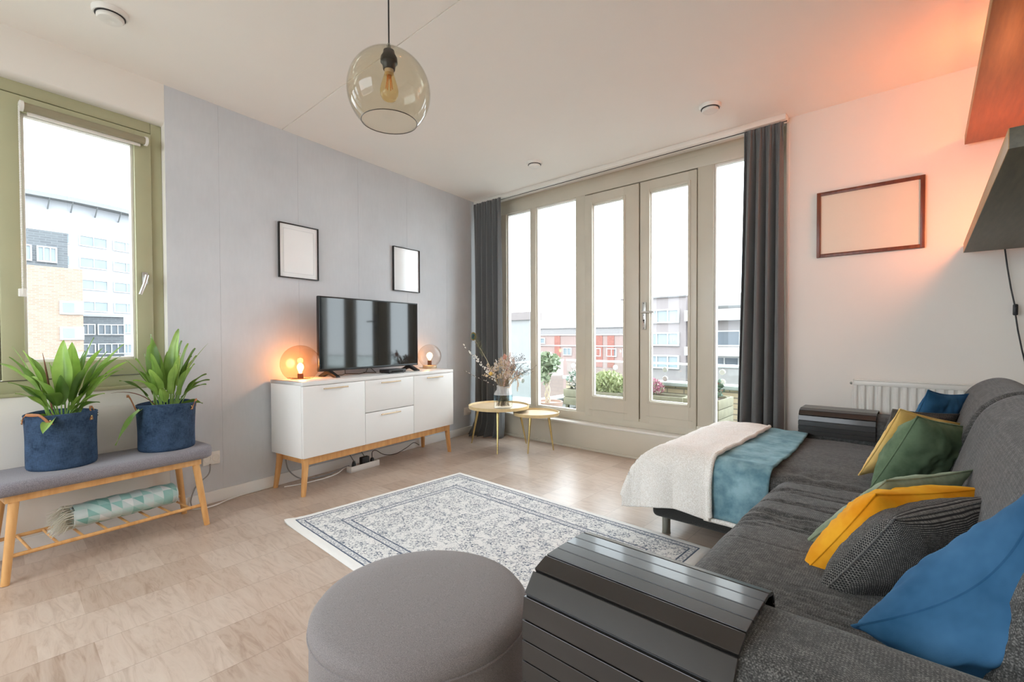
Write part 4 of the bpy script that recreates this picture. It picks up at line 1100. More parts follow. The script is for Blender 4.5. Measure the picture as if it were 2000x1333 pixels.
    for i in range(70):
        tx = rnd.gauss(.93, .11); tz = .66 + rnd.uniform(.05, .24)*(1-.4*abs(tx-.93)/.3); dy = rnd.uniform(-.11, .11)
        P = stem(stems, pt(tx, tz, dy), .0010, .008)
        tgt = (beige, pink, beige, white)[i % 4]
        for j in range(12):
            c = P[-1].lerp(P[-2], rnd.uniform(0, 1.2)) + Vector((rnd.uniform(-.014,.014), rnd.uniform(-.014,.014), rnd.uniform(-.01,.014)))
            blob(tgt, c, rnd.uniform(.003, .0062), Vector((rnd.uniform(-.5,.5), rnd.uniform(-.5,.5), 1)).normalized(), 1.8, 5)
    for i in range(16):                                     # airy dark sprigs to the window side
        tip = pt(rnd.uniform(1.04, 1.27), rnd.uniform(.74, .95), rnd.uniform(-.10, .10)); P = stem(dark, tip, .0009, .03)
        for j in range(11):
            s = rnd.uniform(.35, 1); i0 = 1 + min(3, int(s*4)); c = P[i0].lerp(P[i0+1], s*4-int(s*4)); e = c + Vector((rnd.uniform(-.04,.05), rnd.uniform(-.04,.04), rnd.uniform(-.015,.05)))
            dark.tube([c, e], .0007, 4); blob(dark if j % 3 else white, e, .0035, Vector((0,0,1)), 1.2, 5)
    stems.build('stems', plain('dry_stems', srgb(142,118,82), .8), bq)
    beige.build('grass_heads', plain('beige_grass', srgb(218,196,168), .9), bq); pink.build('blossoms', plain('dusty_pink_bloom', srgb(216,198,190), .9), bq)
    dark.build('sprigs', plain('dark_sprig', srgb(96,86,84), .8), bq); white.build('white_bloom', plain('white_bloom', srgb(226,222,218), .9), bq)
    # single flowers that stand out
    y = thing('billy_button', 'round yellow dried flower low in the middle of the bouquet', 'flower', neckp)
    s = MB(); P = stem(s, pt(.842, .735, -.11), .0012); s.build('stem', plain('yellow_stem', srgb(150,130,80), .8), y)
    h = MB(); blob(h, P[-1], .020, Vector((0,0,1)), 1.0, 14); h.build('flower_head', plain('yellow_bloom', srgb(238,200,110), .9, var=.15, vs=150), y)
    st = thing('straw_flower', 'salmon pink straw flower standing tall beside the dark sprigs', 'flower', neckp)
    s = MB(); P = stem(s, pt(1.005, .895, -.09), .0014); s.build('stem', plain('straw_stem', srgb(168,140,110), .8), st)
    h = MB()
    for i in range(22):
        an = i*2.4; k = .35+.65*i/22
        h.tube([P[-1], P[-1]+Vector((.022*k*cos(an), -.008, .022*k*sin(an))), P[-1]+Vector((.036*k*cos(an), -.016*(1-k), .036*k*sin(an)))], [.002,.006,.001], 5)
    h.build('petals', plain('salmon_petals', srgb(216,160,140), .8), st)
    for k, (P1, lab) in enumerate((([(1.03,.62),(1.07,.70),(1.115,.715),(1.135,.66),(1.125,.60)], 'drooping cream pampas plume on the window side of the vase'), ([(.96,.63),(.985,.74),(1.01,.82),(1.03,.88),(1.04,.93)], 'upright pale pink plume in the middle of the bouquet'))):
        b = thing('pampas_plume', lab, 'dried flowers', neckp, 0, 'plumes in the glass vase')
        pts = [neckp+Vector((.03,-.02,-.1)), neckp+Vector((.03,-.03,0))] + [pt(x, zz, -.06) for x, zz in P1]
        MB().tube(pts, .0014, 6).build('stem', plain('plume_stem', srgb(190,168,130), .8), b)
        pl = MB()
        for i in range(260):
            s_ = rnd.uniform(1.6, 5.95); i0 = int(s_); c = pts[i0].lerp(pts[min(6, i0+1)], s_-i0); d = (pts[min(6, i0+1)]-pts[i0]).normalized()
            e = c + d*.018 + Vector((rnd.uniform(-.013,.013), rnd.uniform(-.013,.013), rnd.uniform(-.010,.006)))
            pl.tube([c, e], [.0012,.0003], 4)
        pl.build('plume', plain('plume_%d' % k, srgb(232,214,190) if k == 0 else srgb(222,190,178), .9), b)
vase_and_flowers()

# ================================================================== sofa
def sofa():
    t = thing('sofa', 'charcoal grey corner sofa with a chaise towards the terrace windows', 'sofa', (3.75, -1.6, 0))
    F, Dk = M['sofa'], M['sofa_dark']
    fr = MB(); fr.merge(rbox((2.745, -1.385, .105), (4.21, -.36, .215), .03, (10, 10, 2)).bm); fr.merge(rbox((3.40, -2.80, .105), (4.21, -1.30, .215), .03, (10, 10, 2)).bm)
    fr.build('base_frame', Dk, t, ang=60)
    def ridged(p, n):
        # creases of the stretched cover run from the front edge towards the back
        q = noise.noise(Vector((p.x*1.6+3, p.y*15, 4.0))) + .25*noise.noise(Vector((p.x*5, p.y*31, 1.0)))
        a = min(1, max(0, .55+1.3*nz((p.x*1.3, p.y*1.7, 0), 1.0, 9)))*min(1, max(.12, (p.y+2.66)/.35))
        cr = max(0, 1-abs(q)/.17)**1.4
        return (-.016*cr*a + .004*nz(p, 7, 3) + .010*(max(0, n.z))*(1-((p.y+2.09)/.66)**2)) * (1 if n.z > -.2 else 0)
    s = rbox((3.352, -2.765, .185), (3.99, -1.405, .452), .075, (34, 260, 6), ridged); s.build('seat_cushion', F, t, ang=80)
    def soft(p, n): return .006*nz(p, 4, 1) + .0025*nz(p, 15, 7) + .008*max(0, n.z)*(1-((p.y+.88)/.52)**2) - .012*max(0, n.z)*math.exp(-((p.y+1.30)/.08)**2-((p.x-3.5)/.25)**2)*(1+nz(p, 22, 3))
    c = rbox((2.712, -1.392, .19), (3.99, -.352, .445), .07, (60, 50, 6), soft); c.build('chaise_cushion', F, t, ang=80)
    prof = [(3.865,.30),(3.872,.38),(3.905,.50),(3.955,.68),(3.990,.775),(4.028,.825),(4.075,.855),(4.12,.864),(4.165,.852),(4.205,.82),(4.225,.75),(4.228,.55),(4.222,.32),(4.12,.27),(3.95,.27)]
    def back(y0, y1):
        m = MB(); n = len(prof)
        dense = []
        for i in range(n):
            p0, p1, p2, p3 = [Vector(prof[(i+k-1) % n]) for k in range(4)]
            for k in range(5):
                s_ = k/5; dense.append(.5*((2*p1)+(p2-p0)*s_+(2*p0-5*p1+4*p2-p3)*s_*s_+(3*p1-p0-3*p2+p3)*s_**3))
        cen = Vector((4.06, .56)); ND = len(dense)
        def f(a, b):
            p = dense[int(round(a*ND)) % ND]
            k = abs(2*b-1); e = 1-.9*max(0, (k-.90)/.10)**4 if k < 1 else .1
            q = cen + (p-cen)*(e if k < .995 else .0)
            y = y0 + (y1-y0)*(.5+.5*math.copysign(1-(1-k)**1.0, 2*b-1))
            v = Vector((q.x, y, q.y)); d = .004*nz(v, 5, 4)
            return v + Vector((-d, 0, d))
        m.grid(ND, 46, f, True); m.weld(1e-4); m.build('back_cushion', F, t, ang=80)
    back(-1.245, -.405); back(-2.76, -1.255)
    def arm(y0, y1, x0, x1, z1, sk):
        r = .062
        a = rbox((x0, y0, .105), (x1, y1, z1), r, (24, 6, 8), lambda p, n: .0015*nz(p, 12, 2)); a.build('armrest', F, t, ang=80)
    arm(-3.018, -2.775, 3.255, 4.225, .592, 0); arm(-.350, -.105, 3.25, 4.225, .600, 0)
    for x, y in ((2.792, -1.297), (2.792, -.46), (3.46, -2.66), (4.12, -2.66), (4.12, -.46)):
        MB().lathe([(0,0),(.0235,0),(.0235,.004),(.0215,.006),(.0215,.112),(0,.112)], (x, y, 0), 24).build('leg', M['darksteel'], t, label='grey metal leg')
sofa()

def arm_tray(label, x0, x1, prof, grp):
    """flexible slatted tray folded over an armrest; prof is a path (y, z) across the arm"""
    P = [Vector(p) for p in prof]
    t = thing('armrest_tray', label, 'armrest tray', ((x0+x1)/2, P[0].x, P[0].y), 0, grp)
    for a, b in zip(P[:-1], P[1:]):
        d = (b-a); L = d.length; d.normalize(); nrm = Vector((-d.y, d.x))
        if nrm.y < 0 and abs(nrm.y) > .3: nrm = -nrm
        g = .0012; a2 = a + d*g; b2 = b - d*g; th = .007
        out = nrm
        cen = Vector(((P[0].x+P[-1].x)/2, .35))
        if (((a+b)/2)-cen).dot(out) < 0: out = -out
        MB().prism([tuple(a2), tuple(b2), tuple(b2+out*th), tuple(a2+out*th)], 'x', x0, x1, .0009).build('slat', M['slat'], t, smooth=False)
    bk = MB()
    for k in (.25, .75):
        pass
    # woven backing that holds the slats together
    def f(u, v):
        i = v*(len(P)-1); k = int(min(len(P)-2, i)); p = P[k].lerp(P[k+1], i-k)
        return Vector((x0+.002+(x1-x0-.004)*u, p.x, p.y))
    bk.grid(1, (len(P)-1)*1, f); o = bk.build('backing', M['black'], t, smooth=False)
    md = o.modifiers.new('thick', 'SOLIDIFY'); md.thickness = .002
    return t
na = [(-2.768,.545),(-2.773,.572),(-2.785,.594),(-2.812,.6015),(-2.845,.6015),(-2.880,.6015),(-2.915,.6005),(-2.952,.599),(-2.992,.584),(-3.0215,.548),(-3.0265,.503),(-3.0270,.462),(-3.0270,.420),(-3.0270,.378),(-3.0270,.336),(-3.0270,.294),(-3.0270,.252),(-3.0270,.210)]
arm_tray('black slatted armrest tray over the near arm of the sofa beside the pouf', 3.243, 3.640, na, 'slatted trays on the sofa arms')
fa = [(-.100,.50),(-.098,.545),(-.108,.588),(-.135,.609),(-.175,.609),(-.215,.609),(-.255,.609),(-.295,.609),(-.330,.600),(-.352,.575),(-.359,.544),(-.360,.514),(-.360,.486),(-.360,.458)]
arm_tray('black slatted armrest tray over the far arm of the sofa below the radiator', 3.246, 3.632, fa, 'slatted trays on the sofa arms')

def cushion(label, mat, A, B, C, D, th, seed, pinch=.07, group='cushions on the sofa', wr=1.0, piping=True, sag=0.0):
    """A,B,C,D: corners in the room; th: fullest thickness"""
    A, B, C, D = map(Vector, (A, B, C, D))
    nrm = ((C-A).cross(D-B)).normalized()
    w = ((D-A).length+(C-B).length)/2; h = ((B-A).length+(C-D).length)/2
    cen = (A+B+C+D)/4
    t = thing('cushion', label, 'cushion', cen - Vector((0,0,h*.3)), 0, group)
    n = 40
    def surf(side):
        def f(u, v):
            a, b = 2*u-1, 2*v-1
            pa = a*(1-pinch*(1-b*b)*abs(a)); pb = b*(1-pinch*(1-a*a)*abs(b))
            s, q = (pa+1)/2, (pb+1)/2 - sag*(1-a*a)*max(0, b)**2
            p = A*(1-s)*(1-q) + D*s*(1-q) + B*(1-s)*q + C*s*q
            k = max(0, (1-abs(a)**2.6)*(1-abs(b)**2.6))**.55
            wv = Vector((a*2.2+seed, b*2.2, side*.7))
            wrk = .014*wr*noise.noise(wv*1.3)*k + .008*wr*noise.noise(wv*3.1)*k
            cor = (abs(a)*abs(b))**2
            wrk += .0025*wr*sin(16*(abs(a)-abs(b))+seed)*cor*k
            return p + nrm*side*(th/2*k + wrk)
        return f
    m = MB()
    m.grid(n, n, surf(1), uvf=lambda u, v: (u*w, v*h)); m.grid(n, n, surf(-1), uvf=lambda u, v: (u*w+.5, v*h))
    m.weld(1e-5); m.build('cover', mat, t, ang=120)
    if piping:
        pts = []
        for k in range(4*n+1):
            i = k % (4*n); s_ = (i % n)/n
            u, v = ((s_, 0), (1, s_), (1-s_, 1), (0, 1-s_))[i//n]
            pts.append(surf(1)(u, v))
        MB().tube(pts, .0028, 6, False).build('seam', M['knit_edge'] if mat is M['knit'] else mat, t)
    return t
V = Vector
cushion('blue cotton cushion leaning on the near armrest, closest to the viewer', M['blue'], (3.90,-2.57,.42), (3.748,-2.68,.532), (3.985,-2.70,.885), (4.13,-2.52,.60), .21, 2.0, .10, wr=1.0, sag=.24)
cushion('grey salt-and-pepper knitted cushion between the near blue and mustard cushions', M['knit'], (3.640,-2.40,.415), (3.795,-2.36,.650), (3.990,-2.05,.665), (3.86,-2.10,.46), .16, 5.0, .05, wr=.6)
cushion('bright mustard velvet cushion standing between grey knit and sage cushions', M['mustard'], (3.580,-2.31,.405), (3.753,-2.25,.670), (3.978,-1.93,.655), (3.82,-2.00,.46), .16, 7.5, .06, wr=1.4)
cushion('pale sage green cushion tucked behind the mustard cushion', M['sage'], (3.555,-2.14,.425), (3.765,-2.08,.668), (3.955,-1.78,.668), (3.80,-1.86,.46), .09, 9.1, .06)
cushion('dark green velvet cushion in front of the far cushion group, by the back cushions', M['green'], (3.680,-1.36,.452), (3.822,-1.39,.764), (4.000,-1.04,.690), (3.86,-1.00,.46), .17, 3.3, .05)
cushion('pale yellow cushion half hidden behind the dark green one', M['yellow'], (3.628,-1.22,.462), (3.765,-1.23,.768), (3.985,-.90,.680), (3.83,-.86,.47), .09, 4.4, .05)
cushion('grey knitted cushion peeking out behind the pale yellow cushion', M['knit'], (3.66,-1.06,.46), (3.735,-1.05,.742), (3.965,-.74,.705), (3.86,-.72,.46), .10, 6.6, .05, wr=.6)
cushion('blue cotton cushion at the back of the far group, below the radiator', M['blue'], (3.72,-.82,.47), (3.853,-.82,.818), (4.010,-.60,.792), (3.90,-.58,.50), .09, 8.2, .10)

def blanket():
    t = thing('folded_blanket', 'two-sided blanket, cream fleece and teal plush, draped over the chaise', 'blanket', (3.0, -.9, .46))
    xf, yn, zt = 2.700, -1.392, .458
    def over(e, r):
        """cloth running over a round edge of radius r: (distance travelled outwards, drop)"""
        if e <= 0: return e, 0.0
        if e < r*pi/2: return r*sin(e/r), r*(1-cos(e/r))
        return r, r + e - r*pi/2
    def drape(x, s, seed, lift):
        """s: length of cloth from the far edge of the chaise; beyond the near and the front edge it hangs down"""
        ry, rx = .07, .12
        oy, dy = over(s - ((-.350) - (yn+ry)), ry); ox, dx = over((xf+rx) - x, rx)
        y = (yn+ry) - oy; X = (xf+rx) - ox
        drop = (dx**5 + dy**5)**.2
        c = min(dx, dy)
        X -= .30*c + .10*max(0, dx-.05); y -= .16*c                     # the corner stands out in a soft cone
        n = Vector((-min(1, dx/.1), -min(1, dy/.1), max(.15, 1-max(dx, dy)/.12))).normalized()
        p = Vector((X, y, zt - drop))
        hang = min(1, max(0, dy-.03)/.12)
        fold = .020*sin(x*19+seed)*hang*(dx < .2)
        crease = .007*nz((x*3, s*9, 0), 1.0, seed)*(1-hang)
        return p + n*(lift + .007*nz(p, 6, seed) + .004*nz(p, 15, seed) + crease + abs(fold)*.6 + fold*.4)
    def sheet(name, mat, xa, xb, s1, lift, seed, nx, ns, fuzz, th, skew=0.0, label=None):
        m = MB(); rnd = random.Random(seed)
        def f(u, v):
            s = s1(u)*v; x = xa + (xb(v)-xa)*u
            p = drape(x, s, seed, lift)
            k = min(1, 9*min(max(0, u-.14), 1-u, v, 1-v))
            return p + Vector((rnd.uniform(-1,1), rnd.uniform(-1,1), rnd.uniform(-1,1)))*fuzz*k
        m.grid(nx, ns, f)
        o = m.build(name, mat, t, ang=180, label=label)
        md = o.modifiers.new('thick', 'SOLIDIFY'); md.thickness = th; md.offset = 1
        return o
    sheet('teal_side', M['teal'], 3.02, lambda v: 3.30 + .03*sin(3*v), lambda u: 1.285, .004, 3, 26, 80, .0004, .008, label='teal plush side')
    sheet('fleece_side', M['fleece'], 2.52, lambda v: 3.075 + .012*sin(5*v+.5), lambda u: 1.315 - .02*u + .015*sin(7*u), .016, 5, 84, 170, .0016, .014, label='cream fleece side')
    # rolled hem of the fleece along the teal, and the fleece lining showing under the teal
    h = MB(); rnd = random.Random(9)
    pts = [drape(3.075 + .012*sin(5*k/40+.5), 1.285*k/40, 5, .026) for k in range(41)]
    h.tube([p+Vector((rnd.uniform(-1,1), rnd.uniform(-1,1), rnd.uniform(-1,1)))*.0015 for p in pts], .012, 10); h.build('hem', M['fleece'], t)
    lo = MB(); lo.tube([drape(3.03+.27*k/10, 1.30, 3, .004) for k in range(11)], .012, 10); lo.build('lining_edge', M['fleece'], t)
blanket()

# ================================================================== white wall: radiator, shelves
def radiator():
    t = thing('radiator', 'white panel radiator on the white wall behind the far sofa arm', 'radiator', (3.85, -.06, .2))
    x0, x1, z0, z1 = 3.497, 4.235, .20, .795
    m = MB(); n = int((x1-x0)/.0405)
    def f(u, v):
        x = x0 + (x1-x0)*u; z = z0+.035+(z1-.035-z0-.035)*v
        ph = ((x-x0-.012)/.0405) % 1
        gr = 1/(1+math.exp(-(abs(ph-.5)-.22)*34)) if 0 <= (x-x0-.012) < n*.0405 else 1
        e = min(1, min(v, 1-v)*28)
        return Vector((x, -.088 + .011*(1-gr)*e, z))
    m.grid(n*14, 24, f)
    m.box((x0, -.088, z1-.036), (x1, -.030, z1-.006), .004); m.box((x0, -.088, z0), (x1, -.030, z0+.036), .004)
    m.build('ribbed_panel', M['white_satin'], t, ang=50, recalc=False)
    b = MB(); b.box((x0, -.075, z0+.02), (x1, -.032, z1-.02), .003); b.build('rear_panel', M['white_satin'], t)
    g = MB()
    for i in range(46): g.box((x0+.01+i*.0158, -.078, z1-.007), (x0+.018+i*.0158, -.036, z1-.003), 0)
    g.box((x0, -.090, z1-.006), (x1, -.080, z1), .002); g.box((x0, -.036, z1-.006), (x1, -.028, z1), .002); g.box((x0-.003, -.090, z0), (x0+.002, -.028, z1), .002)
    g.build('grille', M['white_satin'], t)
    v = MB(); v.tube([(x0-.016, -.06, z1-.026), (x0+.004, -.06, z1-.026)], .008, 12); v.tube([(x0-.019, -.06, z1-.026), (x0-.015, -.06, z1-.026)], .004, 8); v.build('bleed_valve', M['darksteel'], t)
    w = MB(); w.box((x0+.15, -.034, .30), (x0+.19, -.0, .70), .002); w.box((x1-.19, -.034, .30), (x1-.15, -.0, .70), .002); w.build('bracket', M['white_satin'], t)
radiator()

def shelves():
    def shelf(label, y0, y1, z0, mat):
        t = thing('wall_shelf', label, 'shelf', (4.13, (y0+y1)/2, z0), 0, 'dark shelves on the wall by the sofa')
        MB().box((3.998, y0, z0), (4.2645, y1, z0+.053), .0015).build('board', mat, t)
        MB().box((3.9965, y0, z0+.0005), (3.9985, y1, z0+.0525), .0005).build('edge_strip', wood('shelf_edge', srgb(150,112,66), srgb(168,130,80), (60,5,60), .4), t)
    shelf('lower dark floating shelf with a lamp cord hanging from its far end', -2.02, -.045, 1.543, M['walnut'])
    shelf('upper dark floating shelf lit orange from below', -2.30, -.035, 2.158, wood('glow_tinted_veneer', srgb(134,74,34), srgb(160,92,44), (60,5,60), .42))  # orange lamp glow on the underside is put into this board's redder colour
    def lamp(label, p, watt):
        t = thing('shelf_lamp', label, 'table lamp', p, 0, 'small lamps on the dark shelves')
        MB().lathe([(0,0),(.032,0),(.032,.008),(.011,.012),(.011,.022),(0,.022)], p, 28).build('base', M['bronze'], t)
        MB().lathe([(.011,.021),(.024,.028),(.031,.045),(.031,.060),(.024,.078),(.010,.086),(0,.087)], p, 32).build('globe_shade', M['amber'], t)
        b = MB(); b.lathe([(.006,.022),(.007,.030),(.013,.042),(.011,.058),(0,.064)], p, 20); b.build('light_bulb', emit('lit_bulb', (1,.42,.12), 6), t)
        ld = bpy.data.lights.new('bulb_light', 'POINT'); ld.energy = watt; ld.color = (1.0, .28, .10); ld.shadow_soft_size = .03
        lo = bpy.data.objects.new('bulb_light', ld); COL.objects.link(lo); lo.parent = t; lo.location = (0, 0, .066)
        return t
    lamp('small glowing lamp on top of the upper dark shelf, lighting the ceiling', Vector((4.20, -.42, 2.212)), 1.7)
    p = Vector((4.055, -.40, 1.597))
    t = lamp('small glowing lamp on the lower shelf, its black cord with switch hanging down', p, 3.3)
    c = MB()
    pts = [p+V((.02,.03,.004)), V((4.16,-.20,1.600)), V((4.165,-.050,1.600)), V((4.163,-.036,1.598)), V((4.160,-.036,1.55)), V((4.170,-.036,1.45)), V((4.185,-.036,1.33)), V((4.201,-.036,1.23)), V((4.204,-.036,1.18)), V((4.213,-.036,1.10)), V((4.228,-.036,1.0)), V((4.240,-.036,.93)), V((4.246,-.036,.85))]
    c.tube(pts, .0036, 8); co = c.build('cord', M['black'], t, label='thin black cord')
    s = MB(); s.box((4.193, -.048, 1.180), (4.213, -.026, 1.242), .006); s.box((4.198, -.051, 1.20), (4.208, -.047, 1.222), .002); s.build('inline_switch', M['black'], co, label='black inline switch')
shelves()

# ================================================================== the terrace
def leaf_cloud(m, c, rad, n, size, rnd, up=.4):
    for i in range(n):
        while True:
            q = Vector((rnd.uniform(-1,1), rnd.uniform(-1,1), rnd.uniform(-1,1)))
            if .25 < q.length < 1: break
        p = Vector((c[0]+q.x*rad[0], c[1]+q.y*rad[1], c[2]+q.z*rad[2]))
        d = (q*.6 + Vector((rnd.uniform(-1,1), rnd.uniform(-1,1), rnd.uniform(-.2,1)*up*2))).normalized()
        s = d.cross(Vector((rnd.uniform(-1,1), rnd.uniform(-1,1), rnd.uniform(-1,1)))).normalized()
        L = size*rnd.uniform(.6, 1.4); w = L*.3
        m._add([p-d*L*.5, p+s*w, p+d*L*.5, p-s*w], [(0,1,2,3)])
def terrace():
    rnd = random.Random(21)
    stone = plain('terrace_tiles', srgb(132,132,130), .8, var=.08, vs=2)
    struct('floor', MB().box((-1.2, .30, -.25), (5.5, 2.0, .10), 0), stone)
    pb = brick_mat('pale_brick', srgb(172,156,130), srgb(188,172,146), srgb(132,124,110), .21, .062, .008)
    pw = struct('wall_parapet', MB().box((-.10, 1.86, -.25), (5.5, 2.06, .46), 0), pb)
    MB().box((-.14, 1.82, .46), (5.5, 2.10, .505), .006).build('coping', plain('stone_coping', srgb(176,176,173), .7), pw)
    sd = struct('wall_parapet', MB().box((-.30, .30, -.25), (-.10, 2.06, .16), 0), plain('grey_render', srgb(140,146,148), .8))
    MB().box((-.32, .30, .16), (-.08, 2.1, .19), .004).build('coping', plain('zinc_cap', srgb(170,176,178), .5), sd)
    gl = thing('glass_railing', 'clear glass railing with round steel fixings along the terrace edge', 'railing', (2.0, 1.80, .46))
    edge = plain('railing_top', srgb(238,240,240), .4)
    xs = [-.05, 1.10, 2.45, 3.80, 5.2]
    for a, b in zip(xs[:-1], xs[1:]): MB().box((a+.006, 1.795, .44), (b-.006, 1.811, .735), .002).build('glass_panel', M['rail_glass'], gl)
    MB().box((-.05, 1.786, .728), (5.2, 1.820, .752), .003).build('top_rail', edge, gl)
    for x in (.08, .752, 1.44, 2.115, 2.80, 3.48):
        for z in (.553, .664):
            MB().lathe([(0,0),(.030,0),(.033,.003),(.033,.016),(.030,.020),(0,.020)], (0,0,0), 24, Matrix.Translation((x, 1.794, z)) @ Matrix.Rotation(pi/2, 4, 'X')).build('standoff', M['steel'], gl, label='round steel fixing')
    g2 = thing('glass_railing', 'tinted glass railing panel closing the side of the terrace behind the dried flowers', 'railing', (-.09, 1.0, .19))
    MB().box((-.115, .34, .16), (-.099, 1.79, .735), .002).build('glass_panel', M['rail_glass'], g2)
    MB().box((-.122, .34, .728), (-.088, 1.79, .752), .003).build('top_rail', edge, g2)
    for z in (.505, .60):
        MB().lathe([(0,0),(.030,0),(.033,.003),(.033,.016),(.030,.020),(0,.020)], (0,0,0), 24, Matrix.Translation((-.098, .86, z)) @ Matrix.Rotation(pi/2, 4, 'Y')).build('standoff', M['steel'], g2, label='round steel fixing')
    # planters
    wd = plain('weathered_planter_wood', srgb(132,128,108), .85, var=.12, vs=12, bmp=.3, bs=60)
    green = [plain('grey_green_leaf', srgb(160,174,148), .7, var=.25, vs=30), plain('light_green_leaf', srgb(164,172,128), .7, var=.25, vs=30), plain('dark_green_leaf', srgb(104,124,108), .7, var=.25, vs=30)]
    pinkm, redm, palem = plain('pink_heather', srgb(178,116,136), .8, var=.2, vs=40), plain('red_petals', srgb(170,84,78), .7, var=.2), plain('pale_pink_petals', srgb(226,214,210), .8, var=.1)
    def planter(label, x0, x1, y0, y1, z0, z1, boards):
        t = thing('wooden_planter', label, 'planter', ((x0+x1)/2, (y0+y1)/2, z0), 0, 'wooden planters on the terrace')
        m = MB(); h = (z1-z0)/boards
        for k in range(boards):
            za, zb = z0+k*h+.003, z0+(k+1)*h-.003
            m.box((x0, y0, za), (x1, y0+.02, zb), .003); m.box((x0, y1-.02, za), (x1, y1, zb), .003); m.box((x0, y0+.02, za), (x0+.02, y1-.02, zb), .003); m.box((x1-.02, y0+.02, za), (x1, y1-.02, zb), .003)
        m.build('boards', wd, t)
        e = MB()
        for x in (x0+.02, x1-.06):
            for y in (y0+.02, y1-.06): e.box((x, y, .10), (x+.04, y+.04, z1-.01), 0)
        e.build('corner_post', wd, t)
        MB().box((x0+.015, y0+.015, z1-.06), (x1-.015, y1-.015, z1-.03)).build('soil', M['soil'], t)
    def shrub(name, label, c, rad, parts, size):
        t = thing(name, label, 'plant', (c[0], c[1], c[2]-rad[2]), 0, 'plants on the terrace')
        for nm, mat, k, up in parts:
            m = MB(); leaf_cloud(m, c, rad, k, size*(1 if nm == 'foliage' else .7), rnd, up); m.build(nm, mat, t, smooth=False)
        st = MB()
        for i in range(9): st.tube([(c[0]+rnd.uniform(-.04,.04), c[1]+rnd.uniform(-.03,.03), c[2]-rad[2]), (c[0]+rnd.uniform(-.6,.6)*rad[0], c[1]+rnd.uniform(-.6,.6)*rad[1], c[2]+rad[2]*.4)], .003, 5)
        st.build('stems', plain('shrub_stems', srgb(116,104,80), .8), t)
    planter('low wooden planter beyond the second terrace window, on legs, with white flowers', .18, 1.00, 1.40, 1.72, .16, .375, 2)
    shrub('flowering_shrub', 'white and pink flowering shrub in the planter beyond the second window', (.36,1.56,.50), (.22,.15,.155), [('foliage', green[2], 320, .5), ('blossoms', palem, 420, .6)], .045)
    shrub('leafy_shrub', 'light green leafy shrub filling the view through the near-wall door pane', (.80,1.54,.47), (.27,.15,.17), [('foliage', green[1], 900, .8)], .05)
    planter('wooden planter beyond the handle-side door, with pink heather', 1.22, 1.80, 1.42, 1.70, .12, .385, 3)
    shrub('heather', 'pink heather in the planter beyond the door with the handle', (1.38,1.56,.47), (.15,.11,.10), [('foliage', green[0], 120, .8), ('blossoms', pinkm, 620, 1.2)], .035)
    planter('tall wooden planter beside the far curtain, with red flowers', 2.06, 2.40, .78, 1.22, .10, .47, 4)
    shrub('flowering_plant', 'small plant with red flowers in the tall planter by the curtain', (2.26,.98,.56), (.12,.12,.11), [('foliage', green[2], 220, .6), ('blossoms', redm, 70, .8)], .05)
    # small tree in a clay bowl
    t = thing('potted_tree', 'small green tree with braided pale trunk in a clay bowl on the terrace', 'plant', (.39, .80, .10))
    po = MB(); po.lathe([(0,.0),(.12,.0),(.155,.03),(.165,.10),(.172,.13),(.172,.155),(.160,.155),(.156,.13),(0,.125)], (.39,.80,.13), 36); po.build('clay_bowl', plain('pale_clay', srgb(182,156,144), .85), t)
    MB().lathe([(0,0),(.13,0),(.10,.03),(0,.03)], (.39,.80,.10), 30).build('saucer', plain('grey_saucer', srgb(178,178,176), .8), t)
    tr = MB()
    for k in range(3):
        an = 2*pi*k/3; tr.tube([(.37+.028*cos(an+s*.9)*(1-.03*s), .80+.028*sin(an+s*.9), .26+.052*s) for s in range(8)], [.012-.0006*s for s in range(8)], 7)
    tr.build('trunk', plain('pale_bark', srgb(196,186,168), .9), t)
    lv = MB(); leaf_cloud(lv, (.38,.80,.76), (.16,.13,.13), 260, .085, rnd, .2); leaf_cloud(lv, (.33,.80,.60), (.09,.08,.11), 70, .08, rnd, .6); lv.build('foliage', green[0], t, smooth=False)
terrace()

# ================================================================== the town outside
def win_boxes(t, Mx, rects, d0, frame, glass, fw=.10):
    """windows on a facade; rects in (along, up) of the facade plane, d0 its depth coordinate (outwards is +)"""
    for (a0, z0, a1, z1, nm) in rects:
        f = MB()
        f.box((d0, a0, z0), (d0+.10, a0+fw, z1), 0, Mx); f.box((d0, a1-fw, z0), (d0+.10, a1, z1), 0, Mx); f.box((d0, a0+fw, z0), (d0+.10, a1-fw, z0+fw), 0, Mx); f.box((d0, a0+fw, z1-fw), (d0+.10, a1-fw, z1), 0, Mx)
        for k in range(1, nm):
            c = a0 + (a1-a0)*k/nm; f.box((d0, c-fw*.4, z0+fw), (d0+.09, c+fw*.4, z1-fw), 0, Mx)
        fo = f.build('window', frame, t)
        MB().box((d0+.005, a0+fw, z0+fw), (d0+.03, a1-fw, z1-fw), 0, Mx).build('pane', glass, fo)
